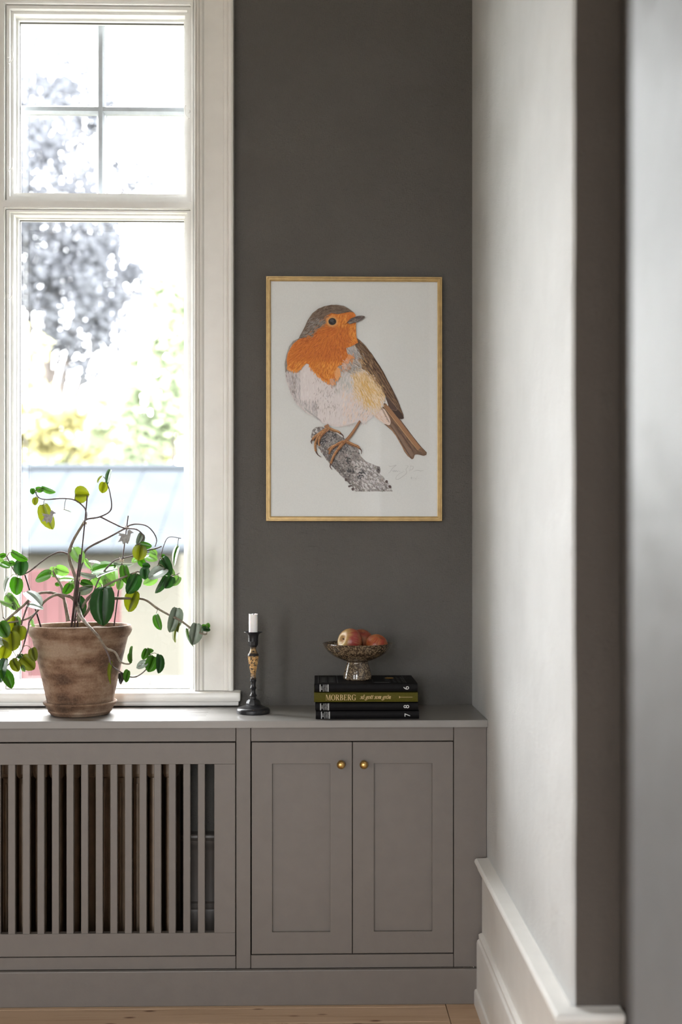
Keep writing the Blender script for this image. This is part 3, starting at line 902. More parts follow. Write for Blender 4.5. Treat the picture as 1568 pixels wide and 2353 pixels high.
# ================================================================== CANDLESTICK AND CANDLE
def candlestick_material():
    n = N('worn_black_gilt_wood')
    v = n.coords((1, 1, 1))
    sc = n.ramp(n.noise(v, 170.0, 5, 0.65), [(0.40, (0, 0, 0)), (0.52, (1, 1, 1))])
    # gilding shows where the black has rubbed off the swelling shaft
    sep = n.t.nodes.new('ShaderNodeSeparateXYZ'); tc = n.t.nodes.new('ShaderNodeTexCoord'); n.link(tc.outputs['Object'], sep.inputs[0])
    zone = n.ramp(sep.outputs['Z'], [(0.094, (0, 0, 0)), (0.118, (1, 1, 1)), (0.1572, (1, 1, 1)), (0.1582, (0, 0, 0))])
    zone2 = n.ramp(sep.outputs['Z'], [(0.164, (0, 0, 0)), (0.169, (0.45, 0.45, 0.45)), (0.178, (0.6, 0.6, 0.6)), (0.183, (0, 0, 0))])
    nick = n.ramp(n.noise(v, 260.0, 2), [(0.70, (0, 0, 0)), (0.74, (1, 1, 1))])
    z_ = n.math('ADD', n.math('MULTIPLY', n.math('MAXIMUM', zone, zone2), sc), n.math('MULTIPLY', nick, 0.5), clamp=True)
    gold = n.ramp(n.noise(v, 90.0, 3), [(0.3, (0.42, 0.22, 0.07)), (0.7, (0.66, 0.44, 0.20))])
    col = n.mixc(z_, (0.010, 0.010, 0.012), gold)
    nor = n.bump(n.noise(v, 180.0, 4), 0.0005)
    return n.done(n.bsdf(col, 0.34, 0.0, 0.32, nor))
M_STICK = candlestick_material()
YK = 3.236
cs = F / YK * 1.0          # px per metre at the candlestick
kc = W(582.3, 1640, YK)
def kz(y): return ZT + (2195 - y) / 9.05 / cs
def kr(r): return r / 9.05 / cs
stick = thing('candlestick', (kc.x, YK, ZT), 'worn black candlestick with rubbed gilt shaft holding a short candle', 'candlestick')
bm = B()
lathe(bm, kc.x, YK, [(0, ZT + 0.0002)] + [(kr(r), kz(y) + 0.0002) for y, r in ((2195, 330), (2190, 345), (2165, 348), (2120, 345), (2100, 332), (2085, 318), (2075, 290), (2060, 245), (2045, 205), (2033, 178), (2022, 160))] + [(0, kz(2022))], 56)
obj('base', bm, M_STICK, stick, smooth=35)
bm = B()
lathe(bm, kc.x, YK, [(0, kz(2024))] + [(kr(r), kz(y)) for y, r in ((2024, 152), (1985, 150), (1945, 138), (1912, 105), (1893, 68))] + [(0, kz(1893))], 8, rot=math.radians(12))
obj('foot_block', bm, M_STICK, stick)
bm = B()
lathe(bm, kc.x, YK, [(kr(r), kz(y)) for y, r in ((1897, 60), (1850, 58), (1842, 72), (1830, 78), (1815, 66), (1785, 48), (1730, 42), (1695, 50), (1680, 65), (1668, 67), (1655, 58), (1630, 48), (1580, 47), (1545, 54), (1525, 64), (1508, 66), (1495, 58), (1485, 62), (1470, 65), (1460, 56))], 24)
obj('stem', bm, M_STICK, stick, smooth=40)
bm = B()
lathe(bm, kc.x, YK, [(kr(r), kz(y)) for y, r in ((1462, 58), (1440, 55), (1380, 55), (1310, 68), (1250, 82), (1160, 100), (1080, 112), (1012, 121))], 8, rot=math.radians(22))
lathe(bm, kc.x, YK, [(kr(121), kz(1012)), (kr(0), kz(1012))], 8, rot=math.radians(22))
obj('shaft', bm, M_STICK, stick)
bm = B()
lathe(bm, kc.x, YK, [(kr(r), kz(y)) for y, r in ((1014, 112), (1000, 118), (985, 116), (960, 104), (925, 80), (890, 64), (855, 58), (830, 66), (805, 84))], 24)
obj('neck', bm, M_STICK, stick, smooth=40)
bm = B()
lathe(bm, kc.x, YK, [(kr(r), kz(y)) for y, r in ((808, 80), (780, 104), (715, 110), (705, 106))], 8, rot=math.radians(22))
obj('collar', bm, M_STICK, stick)
bm = B()
lathe(bm, kc.x, YK, [(kr(r), kz(y)) for y, r in ((707, 104), (640, 103), (590, 108), (560, 122), (540, 145), (522, 180), (512, 196), (505, 195), (508, 182), (520, 150), (530, 120), (536, 90), (540, 0))], 40)
obj('drip_pan', bm, M_STICK, stick, smooth=45)
n_ = N('white_candle_wax')
M_WAX = n_.done(n_.bsdf(n_.ramp(n_.noise(n_.coords(), 60, 3), [(0.3, (0.78, 0.78, 0.79)), (0.7, (0.85, 0.85, 0.85))]), 0.4, sss=0.4))
M_WICK = simple('charred_wick', (0.02, 0.018, 0.015), 0.9)
cd = thing('candle', (kc.x, YK, kz(536)), 'short white burnt candle stub in the candlestick', 'candle')
bm = B()
rc = kr(92)
nn = 40
prof_z = [kz(536), kz(400), kz(250), kz(180)]
rings = [[bm.verts.new((kc.x + rc * math.cos(2 * math.pi * k / nn), YK + rc * math.sin(2 * math.pi * k / nn), z)) for k in range(nn)] for z in prof_z]
def lip(k):
    a = 2 * math.pi * k / nn
    return kz(135 + 14 * max(0, math.sin(a * 1.0 + 2.6)) + 5 * math.sin(3 * a + 1) - (8 if k in (2, 3) else 0))
rings.append([bm.verts.new((kc.x + rc * 1.0 * math.cos(2 * math.pi * k / nn), YK + rc * math.sin(2 * math.pi * k / nn), lip(k))) for k in range(nn)])
rings.append([bm.verts.new((kc.x + rc * 0.84 * math.cos(2 * math.pi * k / nn), YK + rc * 0.84 * math.sin(2 * math.pi * k / nn), lip(k) - 0.0012)) for k in range(nn)])
rings.append([bm.verts.new((kc.x + rc * 0.5 * math.cos(2 * math.pi * k / nn), YK + rc * 0.5 * math.sin(2 * math.pi * k / nn), kz(165))) for k in range(nn)])
for a, b in zip(rings[:-1], rings[1:]):
    for k in range(nn): bm.faces.new((a[k], a[(k + 1) % nn], b[(k + 1) % nn], b[k]))
bm.faces.new(rings[0]); bm.faces.new(rings[-1])
obj('wax', bm, M_WAX, cd, smooth=50)
bm = B(); tube(bm, catmull([(kc.x, YK, kz(172), 0.0009), (kc.x + 0.001, YK, kz(140), 0.0009), (kc.x + 0.0035, YK, kz(118), 0.0007)], 4), 6)
obj('wick', bm, M_WICK, cd)

# ================================================================== FOOTED BOWL AND APPLES
def speckle_material():
    n = N('speckled_brown_glaze')
    v = n.coords((1, 1, 1))
    vd = n.t.nodes.new('ShaderNodeVectorMath'); vd.operation = 'ADD'
    nz_ = n.t.nodes.new('ShaderNodeTexNoise'); nz_.inputs['Scale'].default_value = 120; n.link(v, nz_.inputs['Vector'])
    sc_ = n.t.nodes.new('ShaderNodeVectorMath'); sc_.operation = 'SCALE'; sc_.inputs['Scale'].default_value = 0.006; n.link(nz_.outputs['Color'], sc_.inputs[0])
    n.link(v, vd.inputs[0]); n.link(sc_.outputs[0], vd.inputs[1])
    d = n.voronoi(vd.outputs[0], 210.0)
    rings_ = n.ramp(d, [(0.10, (0.05, 0.04, 0.03)), (0.28, (0.9, 0.9, 0.9)), (0.42, (0.35, 0.35, 0.35)), (0.62, (0.08, 0.08, 0.08))])
    patch = n.ramp(n.noise(v, 75.0, 4, 0.6), [(0.30, (0.25, 0.25, 0.25)), (0.52, (1, 1, 1))])
    f = n.math('MULTIPLY', rings_, patch)
    col = n.mixc(f, (0.026, 0.015, 0.010), (0.36, 0.27, 0.165))
    return n.done(n.bsdf(col, 0.16, 0, 0.55, n.bump(d, 0.0002), coat=0.3))
M_GLAZE = speckle_material()
YB = 3.208
bc = W(822, 1500, YB); bs = F / YB
bx_, = (bc.x,)
bowl = thing('footed_bowl', (bx_, YB, BOOKTOP), 'speckled brown glazed footed bowl standing on the books', 'bowl')
zf = BOOKTOP + 0.0002
ztop = WZ(1477.5, YB)
zneck = WZ(1521.5, YB)
bm = B()
lathe(bm, bx_, YB, [(0, zf), (0.0375, zf), (0.0398, zf + 0.002), (0.0400, zf + 0.005), (0.0375, zf + 0.018), (0.0340, zf + 0.032), (0.0300, zneck - 0.003), (0.0292, zneck), (0.0296, zneck + 0.002), (0, zneck + 0.002)], 64)
obj('foot', bm, M_GLAZE, bowl, smooth=40)
bm = B()
H = ztop - zneck
lathe(bm, bx_, YB, [(0, zneck + 0.0022), (0.026, zneck + 0.0022), (0.040, zneck + 0.0055), (0.055, zneck + 0.0115), (0.070, zneck + 0.0195), (0.082, zneck + 0.029), (0.0905, zneck + 0.040), (0.0952, zneck + 0.050), (0.0968, ztop - 0.001), (0.0960, ztop), (0.0945, ztop - 0.0008),
                    (0.0918, zneck + 0.047), (0.083, zneck + 0.036), (0.070, zneck + 0.026), (0.050, zneck + 0.0165), (0.025, zneck + 0.012), (0, zneck + 0.011)], 72)
obj('dish', bm, M_GLAZE, bowl, smooth=50)

def apple_material(name, blush, base, stripe=0.5, bias=0.0):
    n = N(name)
    tc = n.t.nodes.new('ShaderNodeTexCoord'); sep = n.t.nodes.new('ShaderNodeSeparateXYZ'); n.link(tc.outputs['Object'], sep.inputs[0])
    ang = n.math('ARCTAN2', sep.outputs['Y'], sep.outputs['X'])
    comb = n.t.nodes.new('ShaderNodeCombineXYZ'); n.link(n.math('MULTIPLY', ang, 9.0), comb.inputs[0]); n.link(n.math('MULTIPLY', sep.outputs['Z'], 30.0), comb.inputs[2])
    st = n.ramp(n.noise(comb.outputs[0], 1.3, 4, 0.6), [(0.35, (0, 0, 0)), (0.65, (1, 1, 1))])
    v = n.coords((1, 1, 1))
    big = n.noise(v, 22.0, 2)
    top = n.math('MULTIPLY', sep.outputs['Z'], 14.0)
    # blush strongest round the middle, bare yellow-green in the stalk hollow
    f = n.math('ADD', n.math('MULTIPLY', st, stripe), n.math('SUBTRACT', n.math('MULTIPLY', big, 1.6), 0.35 - bias))
    f = n.math('SUBTRACT', f, n.math('MULTIPLY', n.math('MAXIMUM', n.math('SUBTRACT', top, 0.22), 0.0), 3.2), clamp=True)
    col = n.mixc(f, base, blush)
    dots = n.ramp(n.voronoi(v, 260.0), [(0.06, (1, 1, 1)), (0.14, (0, 0, 0))])
    col = n.mixc(n.math('MULTIPLY', dots, 0.35), col, (0.62, 0.45, 0.22))
    return n.done(n.bsdf(col, 0.35, 0, 0.45, sss=0.08))
def apple(c, r, axis, mat, label, stem_len=0.008):
    t = thing('apple', c, label, 'apple', 'apples in the footed bowl')
    q = Vector((0, 0, 1)).rotation_difference(Vector(axis).normalized())
    bm = B()
    prof = []
    nprof = 22
    for k in range(nprof + 1):
        a = math.pi * k / nprof
        rr = r * (1.0 + 0.05 * math.cos(2 * a) * -1) * math.sin(a) ** 0.92 if 0 < k < nprof else 0
        zz = r * 0.90 * math.cos(a)
        d = abs(math.sin(a))
        if a < 0.9: zz -= r * 0.36 * (1 - min(1, d / 0.62)) ** 1.5
        if a > math.pi - 0.8: zz += r * 0.24 * (1 - min(1, d / 0.5)) ** 1.4
        prof.append((rr * (1 - 0.08 * (1 - math.cos(a)) / 2), zz))
    lathe(bm, 0, 0, prof, 36)
    for v in bm.verts:
        a = math.atan2(v.co.y, v.co.x); k = 1 + 0.018 * math.cos(5 * a) * (0.5 - v.co.z / r * 0.5)
        v.co.x *= k; v.co.y *= k
    me_r = q.to_matrix()
    # keep the skin's own axes in object space: rotate the object, not the mesh
    me = bpy.data.meshes.new('skin'); bmesh.ops.recalc_face_normals(bm, faces=bm.faces[:]); bm.to_mesh(me); bm.free()
    me.materials.append(mat)
    for p in me.polygons: p.use_smooth = True
    o = bpy.data.objects.new('skin', me); COL.objects.link(o); o.parent = t
    t.rotation_mode = 'QUATERNION'; t.rotation_quaternion = q
    ORIGIN[o.name] = Vector((0, 0, 0))
    bm = B()
    tube(bm, catmull([(0, 0, r * 0.52, 0.0011), (0.0006, 0, r * 0.72, 0.0009), (0.002, 0.0005, r * 0.52 + stem_len, 0.0012)], 4), 7)
    me = bpy.data.meshes.new('stalk'); bm.to_mesh(me); bm.free(); me.materials.append(M_STALK)
    s_ = bpy.data.objects.new('stalk', me); COL.objects.link(s_); s_.parent = t
    bm = B()
    for k in range(5):
        a = 2 * math.pi * k / 5
        zc = -r * 0.66
        v = [bm.verts.new((0.0022 * math.cos(a + d), 0.0022 * math.sin(a + d), zc)) for d in (-0.6, 0.6)] + [bm.verts.new((0.0042 * math.cos(a), 0.0042 * math.sin(a), zc - 0.004))]
        bm.faces.new(v)
    me = bpy.data.meshes.new('calyx'); bm.to_mesh(me); bm.free(); me.materials.append(M_STALK)
    s_ = bpy.data.objects.new('calyx', me); COL.objects.link(s_); s_.parent = t
    return t
M_STALK = simple('dry_stalk', (0.06, 0.04, 0.02), 0.8)
MA1 = apple_material('red_apple_skin', (0.24, 0.032, 0.026), (0.44, 0.34, 0.12), 0.55, 0.10)
MA2 = apple_material('dull_red_apple_skin', (0.22, 0.036, 0.024), (0.28, 0.15, 0.05), 0.4, 0.12)
MA3 = apple_material('striped_apple_skin', (0.26, 0.032, 0.018), (0.42, 0.22, 0.05), 1.0, -0.28)
c1 = W(804.5, 1474, 3.176); apple(c1, 0.0358, (-0.80, -0.52, 0.30), MA1, 'red apple with its yellow stalk hollow turned to the window, front of the bowl', 0.003)
c2 = W(830, 1471.5, 3.246); apple(c2, 0.0345, (-0.05, 0.35, -0.85), MA2, 'dull red apple with its flower end up, behind the other two')
c3 = W(866.5, 1481, 3.187); apple(c3, 0.031, (-0.35, 0.3, -0.75), MA3, 'yellow and red striped apple by the bowl rim nearer the side wall')

# ================================================================== FRAMED PRINT
M_GILT = simple('pale_gold_frame', (0.47, 0.32, 0.135), 0.38, metal=0.35, var=0.12, vscale=60, bump=0.0003, bscale=150)
n_ = N('print_paper')
M_PAPER = n_.done(n_.bsdf(n_.ramp(n_.noise(n_.coords(), 300, 2), [(0.3, (0.84, 0.835, 0.835)), (0.7, (0.875, 0.87, 0.87))]), 0.85, spec=0.2))
n_ = N('printed_ink')
at = n_.t.nodes.new('ShaderNodeAttribute'); at.attribute_name = 'ink'
grain = n_.ramp(n_.noise(n_.coords(), 900, 2), [(0.3, (0.92, 0.92, 0.92)), (0.7, (1, 1, 1))])
M_INK = n_.done(n_.bsdf(n_.mixc(1.0, at.outputs['Color'], grain, 'MULTIPLY'), 0.85, spec=0.2))

YPF = 3.378                                  # front of the frame
fc = W(814, 916, YPF)
pic = thing('framed_print', (fc.x, YW, fc.z), 'gold framed print of a robin on a lichen covered branch, on the grey wall', 'picture')
fx0, fx1 = WX(611.5, YPF), WX(1017, YPF); fz1, fz0 = WZ(635, YPF, 814), WZ(1197.5, YPF, 814)
fw = 11.0 / (F / YPF)
# four mitred rails with a stepped section: (distance in from the outer edge, depth)
sec = [(0, YW - 0.0012), (0, YPF + 0.002), (0.0012, YPF), (0.0042, YPF), (0.0050, YPF + 0.0022), (0.0060, YPF + 0.0022), (0.0068, YPF + 0.001), (0.0105, YPF + 0.001), (0.0118, YPF + 0.0028), (fw, YPF + 0.0035), (fw, YW - 0.0012)]
cor = [(fx0, fz0, 1, 1), (fx1, fz0, -1, 1), (fx1, fz1, -1, -1), (fx0, fz1, 1, -1)]
for k in range(4):
    bm = B()
    a, b = cor[k], cor[(k + 1) % 4]
    r0 = [bm.verts.new((a[0] + a[2] * u, y_, a[1] + a[3] * u)) for u, y_ in sec]
    r1 = [bm.verts.new((b[0] + b[2] * u, y_, b[1] + b[3] * u)) for u, y_ in sec]
    for q in range(len(sec)): bm.faces.new((r0[q], r0[(q + 1) % len(sec)], r1[(q + 1) % len(sec)], r1[q]))
    obj('frame_rail', bm, M_GILT, pic, smooth=25)
bm = B(); box(bm, fx0 + 0.004, fx1 - 0.004, YPF + 0.0075, YPF + 0.014, fz0 + 0.004, fz1 - 0.004)
paper = obj('print', bm, M_PAPER, pic)
bm = B(); bm.faces.new([bm.verts.new(p) for p in ((fx0 + 0.006, YPF + 0.005, fz0 + 0.006), (fx1 - 0.006, YPF + 0.005, fz0 + 0.006), (fx1 - 0.006, YPF + 0.005, fz1 - 0.006), (fx0 + 0.006, YPF + 0.005, fz1 - 0.006))])
obj('glass', bm, M_PICGLASS, pic)

# ---- the picture itself, drawn as flat ink in layers on the paper
rnd = random.Random(11)
YPR = YPF + 0.0074
ink = B(); LAY = ink.loops.layers.float_color.new('ink')
depth = [0.0]
def C(c, k=1.25):
    c = tuple(v * 0.94 + w * 0.06 for v, w in zip(c, (204, 200, 196)))
    r, g_, b = lin(c); return (min(r * k, 1), min(g_ * k, 1), min(b * k, 1), 1)
def jit(c, j):
    d = rnd.uniform(-j, j); return tuple(min(255, max(0, v + d + rnd.uniform(-j, j) * 0.25)) for v in c)
def Q(p, dy):                                # enlargement coordinates -> paper
    return W(600 + p[0] / 3.6465, 620 + p[1] / 3.6465, YPR - dy)
def nxt(d=0.000012):
    depth[0] += d; return depth[0]
def fill(pts, c):
    poly_face(ink, [Q(p, nxt()) if i == 0 else Q(p, depth[0]) for i, p in enumerate(pts)], 0, LAY, C(c))
def inside(p, poly):
    x, y_ = p; r = False; j = len(poly) - 1
    for i in range(len(poly)):
        if (poly[i][1] > y_) != (poly[j][1] > y_) and x < (poly[j][0] - poly[i][0]) * (y_ - poly[i][1]) / (poly[j][1] - poly[i][1]) + poly[i][0]: r = not r
        j = i
    return r
def stroke(p, ang, L, wd, c, bend=0.0, d=None):
    n = 4; pts = []
    x, y_ = p
    for k in range(n + 1):
        t = k / n; a = ang + bend * (t - 0.5)
        pts.append((x, y_)); x += math.cos(a) * L / n; y_ += math.sin(a) * L / n
    dz = nxt(0.0000006) if d is None else d
    for q in ribbon2d(pts, lambda a, t: wd * (0.25 + 0.75 * math.sin(math.pi * min(1, t * 0.85 + 0.12)))):
        vs_ = [ink.verts.new(Q(v, dz)) for v in q]
        f = ink.faces.new(vs_)
        for l in f.loops: l[LAY] = C(c)
def feathers(poly, n, dirf, L, wd, cols, j=14, bend=0.3, sub=None, clip=True):
    xs = [p[0] for p in poly]; ys = [p[1] for p in poly]
    k = 0; tries = 0
    while k < n and tries < n * 30:
        tries += 1
        p = (rnd.uniform(min(xs), max(xs)), rnd.uniform(min(ys), max(ys)))
        if not inside(p, poly) or (sub and not sub(p)): continue
        a = dirf(p) + rnd.gauss(0, 0.16); LL = L * rnd.uniform(0.6, 1.3)
        if clip and not inside((p[0] + math.cos(a) * LL * 0.9, p[1] + math.sin(a) * LL * 0.9), poly): continue
        stroke(p, a, LL, wd * rnd.uniform(0.6, 1.3), jit(rnd.choice(cols), j), rnd.uniform(-bend, bend)); k += 1
def line(pts, wd, c, sm=4):
    pts = catmull(pts, sm); dz = nxt(0.000004)
    for q in ribbon2d(pts, lambda a, t: wd * (0.45 + 0.55 * math.sin(math.pi * t))):
        f = ink.faces.new([ink.verts.new(Q(v, dz)) for v in q])
        for l in f.loops: l[LAY] = C(c)
def limb(pts, w0, w1, c):
    pts = catmull(pts, 4); dz = nxt(0.000006)
    for q in ribbon2d(pts, lambda a, t: w0 + (w1 - w0) * t):
        f = ink.faces.new([ink.verts.new(Q(v, dz)) for v in q])
        for l in f.loops: l[LAY] = C(c)
def fringe(poly, n, dirf, L, wd, cols, j=6, spread=10, sub=None):
    """loose strokes along an outline so that two plumages run into each other"""
    m = len(poly)
    for k in range(n):
        i = rnd.randrange(m); t = rnd.random(); a, b = poly[i], poly[(i + 1) % m]
        p = (a[0] + (b[0] - a[0]) * t + rnd.gauss(0, spread), a[1] + (b[1] - a[1]) * t + rnd.gauss(0, spread))
        if sub and not sub(p): continue
        an = dirf(p) + rnd.gauss(0, 0.25); LL = L * rnd.uniform(0.6, 1.2)
        stroke((p[0] - math.cos(an) * LL / 2, p[1] - math.sin(an) * LL / 2), an, LL, wd * rnd.uniform(0.6, 1.3), jit(rnd.choice(cols), j), rnd.uniform(-0.3, 0.3))
def smoothp(p, s=4): return [q for q in catmull(p + [p[0]], s)][:-1]

WING = [(800, 570), (830, 590), (880, 640), (940, 720), (1000, 810), (1050, 900), (1090, 990), (1140, 1080), (1165, 1140), (1195, 1215), (1196, 1248), (1155, 1245), (1110, 1190), (1060, 1120), (1045, 1060), (1000, 980), (940, 890), (880, 850), (830, 820), (830, 740), (805, 690), (780, 640), (812, 612)]
TAIL = [(1030, 1110), (1065, 1130), (1120, 1190), (1160, 1250), (1270, 1400), (1340, 1480), (1390, 1530), (1386, 1550), (1365, 1557), (1310, 1545), (1290, 1546), (1280, 1580), (1265, 1588), (1230, 1560), (1200, 1520), (1160, 1430), (1100, 1350), (1030, 1290), (1080, 1300), (1085, 1260), (1040, 1180), (1015, 1150)]
HEAD = [(318, 576), (325, 555), (350, 515), (372, 468), (390, 425), (430, 365), (480, 325), (530, 305), (590, 293), (650, 295), (695, 303), (735, 325), (778, 357), (740, 352), (690, 362), (640, 370), (590, 362), (560, 378), (548, 410), (550, 440), (520, 475), (470, 500), (450, 525), (430, 555), (380, 565)]
ORANGE = [(318, 580), (380, 562), (430, 555), (450, 525), (460, 505), (520, 475), (550, 440), (548, 405), (562, 378), (590, 362), (640, 372), (690, 362), (740, 350), (778, 357), (795, 380), (790, 395), (760, 405), (720, 435), (745, 455), (797, 440), (797, 500), (800, 560), (815, 610), (780, 630), (750, 645), (715, 655), (720, 690), (735, 720), (715, 745), (690, 790), (640, 815), (660, 870), (650, 910), (600, 925), (570, 940), (545, 930), (500, 905), (480, 875), (440, 850), (415, 815), (400, 790), (380, 785), (350, 810), (330, 840), (275, 852), (240, 825), (220, 800), (215, 750), (225, 700), (245, 660), (270, 620)]
LEFT = [(320, 572), (270, 597), (235, 645), (214, 710), (198, 790), (204, 860), (245, 832), (222, 790), (228, 710), (255, 650), (310, 592)]
BELLY = [(204, 845), (240, 825), (275, 845), (330, 835), (380, 780), (415, 810), (440, 845), (500, 900), (545, 925), (600, 920), (655, 900), (640, 812), (690, 785), (715, 740), (715, 655), (770, 640), (810, 690), (830, 760), (850, 840), (950, 895), (1030, 1060), (1040, 1090), (1020, 1150), (950, 1225), (870, 1285), (790, 1280), (720, 1305), (640, 1318), (560, 1300), (515, 1285), (470, 1245), (400, 1210), (350, 1175), (300, 1130), (265, 1070), (235, 1000), (210, 930)]
FLANK = [(770, 870), (830, 845), (880, 855), (960, 920), (1010, 990), (1040, 1050), (1035, 1090), (1000, 1150), (960, 1195), (900, 1150), (840, 1110), (805, 1060), (780, 980)]
SHOULD = [(715, 655), (770, 640), (805, 670), (835, 730), (832, 810), (790, 850), (730, 840), (650, 820), (700, 790), (722, 740)]
UNDER = [(945, 1215), (1020, 1160), (1060, 1210), (1086, 1265), (1075, 1302), (1020, 1280), (960, 1240)]
BRANCH = [(418, 1400), (430, 1345), (460, 1318), (515, 1315), (560, 1340), (620, 1360), (690, 1410), (740, 1440), (810, 1490), (835, 1560), (880, 1605), (960, 1640), (998, 1650), (990, 1700), (1040, 1760), (1080, 1800), (1102, 1856), (800, 1857), (745, 1800), (700, 1750), (640, 1690), (590, 1640), (540, 1580), (490, 1500), (440, 1430)]

# branch with lichen
fill(BRANCH, (158, 150, 149))
def blot(p, r, c):
    k = 7; a0 = rnd.uniform(0, 6.28); st = rnd.uniform(0.5, 1.0); an = 0.95 + rnd.gauss(0, 0.5)
    pts = []
    for i in range(k):
        a = a0 + 2 * math.pi * i / k; rr = r * rnd.uniform(0.55, 1.2)
        u, v = rr * math.cos(a), rr * st * math.sin(a)
        pts.append((p[0] + u * math.cos(an) - v * math.sin(an), p[1] + u * math.sin(an) + v * math.cos(an)))
    dz = nxt(0.000002)
    poly_face(ink, [Q(q, dz) for q in pts], 0, LAY, C(c))
xs = [p[0] for p in BRANCH]; ys = [p[1] for p in BRANCH]
def scatter(n, r, cols, cond=lambda p: True):
    k = 0
    while k < n:
        p = (rnd.uniform(min(xs), max(xs)), rnd.uniform(min(ys), max(ys)))
        if inside(p, BRANCH) and cond(p): blot(p, r * rnd.uniform(0.5, 1.4), jit(rnd.choice(cols), 12)); k += 1
edge = lambda p: not inside((p[0] - 45, p[1] + 30), BRANCH)
pale = lambda p: p[0] > 760 and p[1] > 1600
bark = lambda p: math.atan2(1.0, 0.95)
feathers(BRANCH, 500, bark, 46, 9, [(166, 160, 160), (150, 144, 143), (176, 171, 171), (140, 133, 132), (160, 148, 144)], 8, 0.6)
feathers(BRANCH, 260, bark, 34, 6, [(122, 116, 116), (112, 106, 108), (130, 120, 116)], 9, 0.7, edge)
scatter(330, 9, [(176, 171, 171), (152, 146, 145), (186, 182, 182), (140, 134, 133), (164, 153, 149)])
feathers(BRANCH, 240, lambda p: bark(p) + rnd.choice((-0.9, 0.0, 0.8)), 20, 4, [(104, 98, 100), (118, 110, 108), (92, 87, 90)], 9, 0.9, lambda p: not pale(p))
scatter(170, 5, [(78, 73, 76), (92, 86, 87), (104, 96, 94)], lambda p: not pale(p))
feathers(BRANCH, 190, bark, 26, 12, [(203, 196, 197), (194, 187, 189), (210, 206, 206)], 5, 0.6, lambda p: pale(p) or (p[0] < 520 and p[1] < 1400))
feathers(BRANCH, 80, lambda p: bark(p) + rnd.choice((-1.0, 0.6)), 16, 4, [(112, 99, 98), (96, 85, 86), (130, 115, 111)], 8, 0.9, pale)
scatter(90, 4, [(112, 100, 100), (92, 82, 84)], pale)
feathers(BRANCH, 200, lambda p: bark(p) + rnd.uniform(-1.2, 1.2), 14, 3, [(206, 201, 199), (188, 182, 178), (70, 65, 68)], 8, 0.9, lambda p: not pale(p))
for cx_, cy_, r in ((610, 1390, 26), (520, 1440, 30), (735, 1580, 26), (760, 1690, 30), (820, 1720, 30), (700, 1500, 22), (850, 1700, 24), (540, 1380, 20)):
    for k in range(9): stroke((cx_ + rnd.gauss(0, 14), cy_ + rnd.gauss(0, 14)), rnd.uniform(0, 6.28), r * 0.9, r * 0.32, jit((84, 82, 86), 10), 0.8)
fill(smoothp([(970, 1660), (985, 1648), (1000, 1665), (998, 1700), (980, 1705), (968, 1685)]), (120, 112, 110))
for k in range(10): blot((985 + rnd.gauss(0, 8), 1675 + rnd.gauss(0, 12)), 6, jit((66, 60, 60), 10))
for p in ((1055, 1775), (745, 1812), (712, 1755), (770, 1835), (1078, 1815)): blot(p, 17, (92, 78, 78))
# far leg and tail under the body
fill(TAIL, (124, 99, 82))
tdir = lambda p: math.atan2(1.0, 0.78)
feathers(TAIL, 620, tdir, 60, 3.2, [(112, 88, 73), (138, 108, 88), (122, 98, 84), (100, 80, 68)], 9, 0.05)
for a in ([(1040, 1130), (1120, 1230), (1220, 1360), (1330, 1500)], ):
    limb(a, 26, 30, (150, 112, 84)); line([(p[0] - 14, p[1] + 12) for p in a], 5, (198, 158, 116))
limb([(1090, 1290), (1150, 1380), (1210, 1470), (1268, 1560)], 12, 30, (128, 106, 92))
line([(1100, 1275), (1180, 1380), (1250, 1480), (1285, 1545)], 9, (92, 74, 66))
line([(1060, 1300), (1120, 1370), (1190, 1490), (1250, 1575)], 5, (168, 128, 98))
line([(1125, 1200), (1200, 1300), (1290, 1420), (1385, 1535)], 5, (98, 68, 52))
line([(1085, 1300), (1150, 1400), (1230, 1530), (1262, 1582)], 4, (86, 68, 60))
line([(1270, 1585), (1282, 1560), (1292, 1546), (1320, 1545), (1365, 1556), (1388, 1540)], 5, (104, 78, 62))
# wing
fill(WING, (104, 84, 70))
wdir = lambda p: math.atan2(1.0, 0.62)
feathers(WING, 760, wdir, 48, 4, [(92, 74, 62), (120, 96, 78), (140, 112, 88), (84, 66, 56), (108, 90, 74)], 10, 0.1)
fill(smoothp([(1045, 1060), (1075, 1090), (1140, 1160), (1192, 1225), (1192, 1248), (1155, 1244), (1105, 1185), (1060, 1120)]), (66, 54, 50))
fill(smoothp([(1050, 1075), (1085, 1100), (1125, 1145), (1140, 1170), (1128, 1178), (1090, 1160), (1062, 1115)]), (84, 68, 62))
line([(1050, 1065), (1100, 1110), (1140, 1160), (1130, 1180), (1090, 1165)], 3, (140, 118, 104))
for k in range(9):
    o = k * 11
    line([(870 + o * 0.55, 800 - o * 0.9), (950 + o * 0.6, 905 - o * 0.9), (1040 + o * 0.45, 1040 - o * 0.9), (1130 + o * 0.3, 1150 - o * 0.5)], 3.2, (146, 116, 90) if k % 2 else (74, 58, 50))
line([(815, 600), (880, 660), (950, 750), (1010, 835), (1060, 930), (1120, 1050), (1165, 1140)], 9, (76, 56, 46))
for k in range(26):
    p = (rnd.uniform(830, 980), rnd.uniform(650, 880))
    if inside(p, WING): line([p, (p[0] + 18, p[1] + 22), (p[0] + 30, p[1] + 45)], 4, jit((66, 50, 42), 8))
for k in range(22):
    p = (rnd.uniform(830, 960), rnd.uniform(660, 880))
    if inside(p, WING): line([p, (p[0] + 16, p[1] + 20), (p[0] + 26, p[1] + 40)], 3, jit((172, 140, 104), 10))
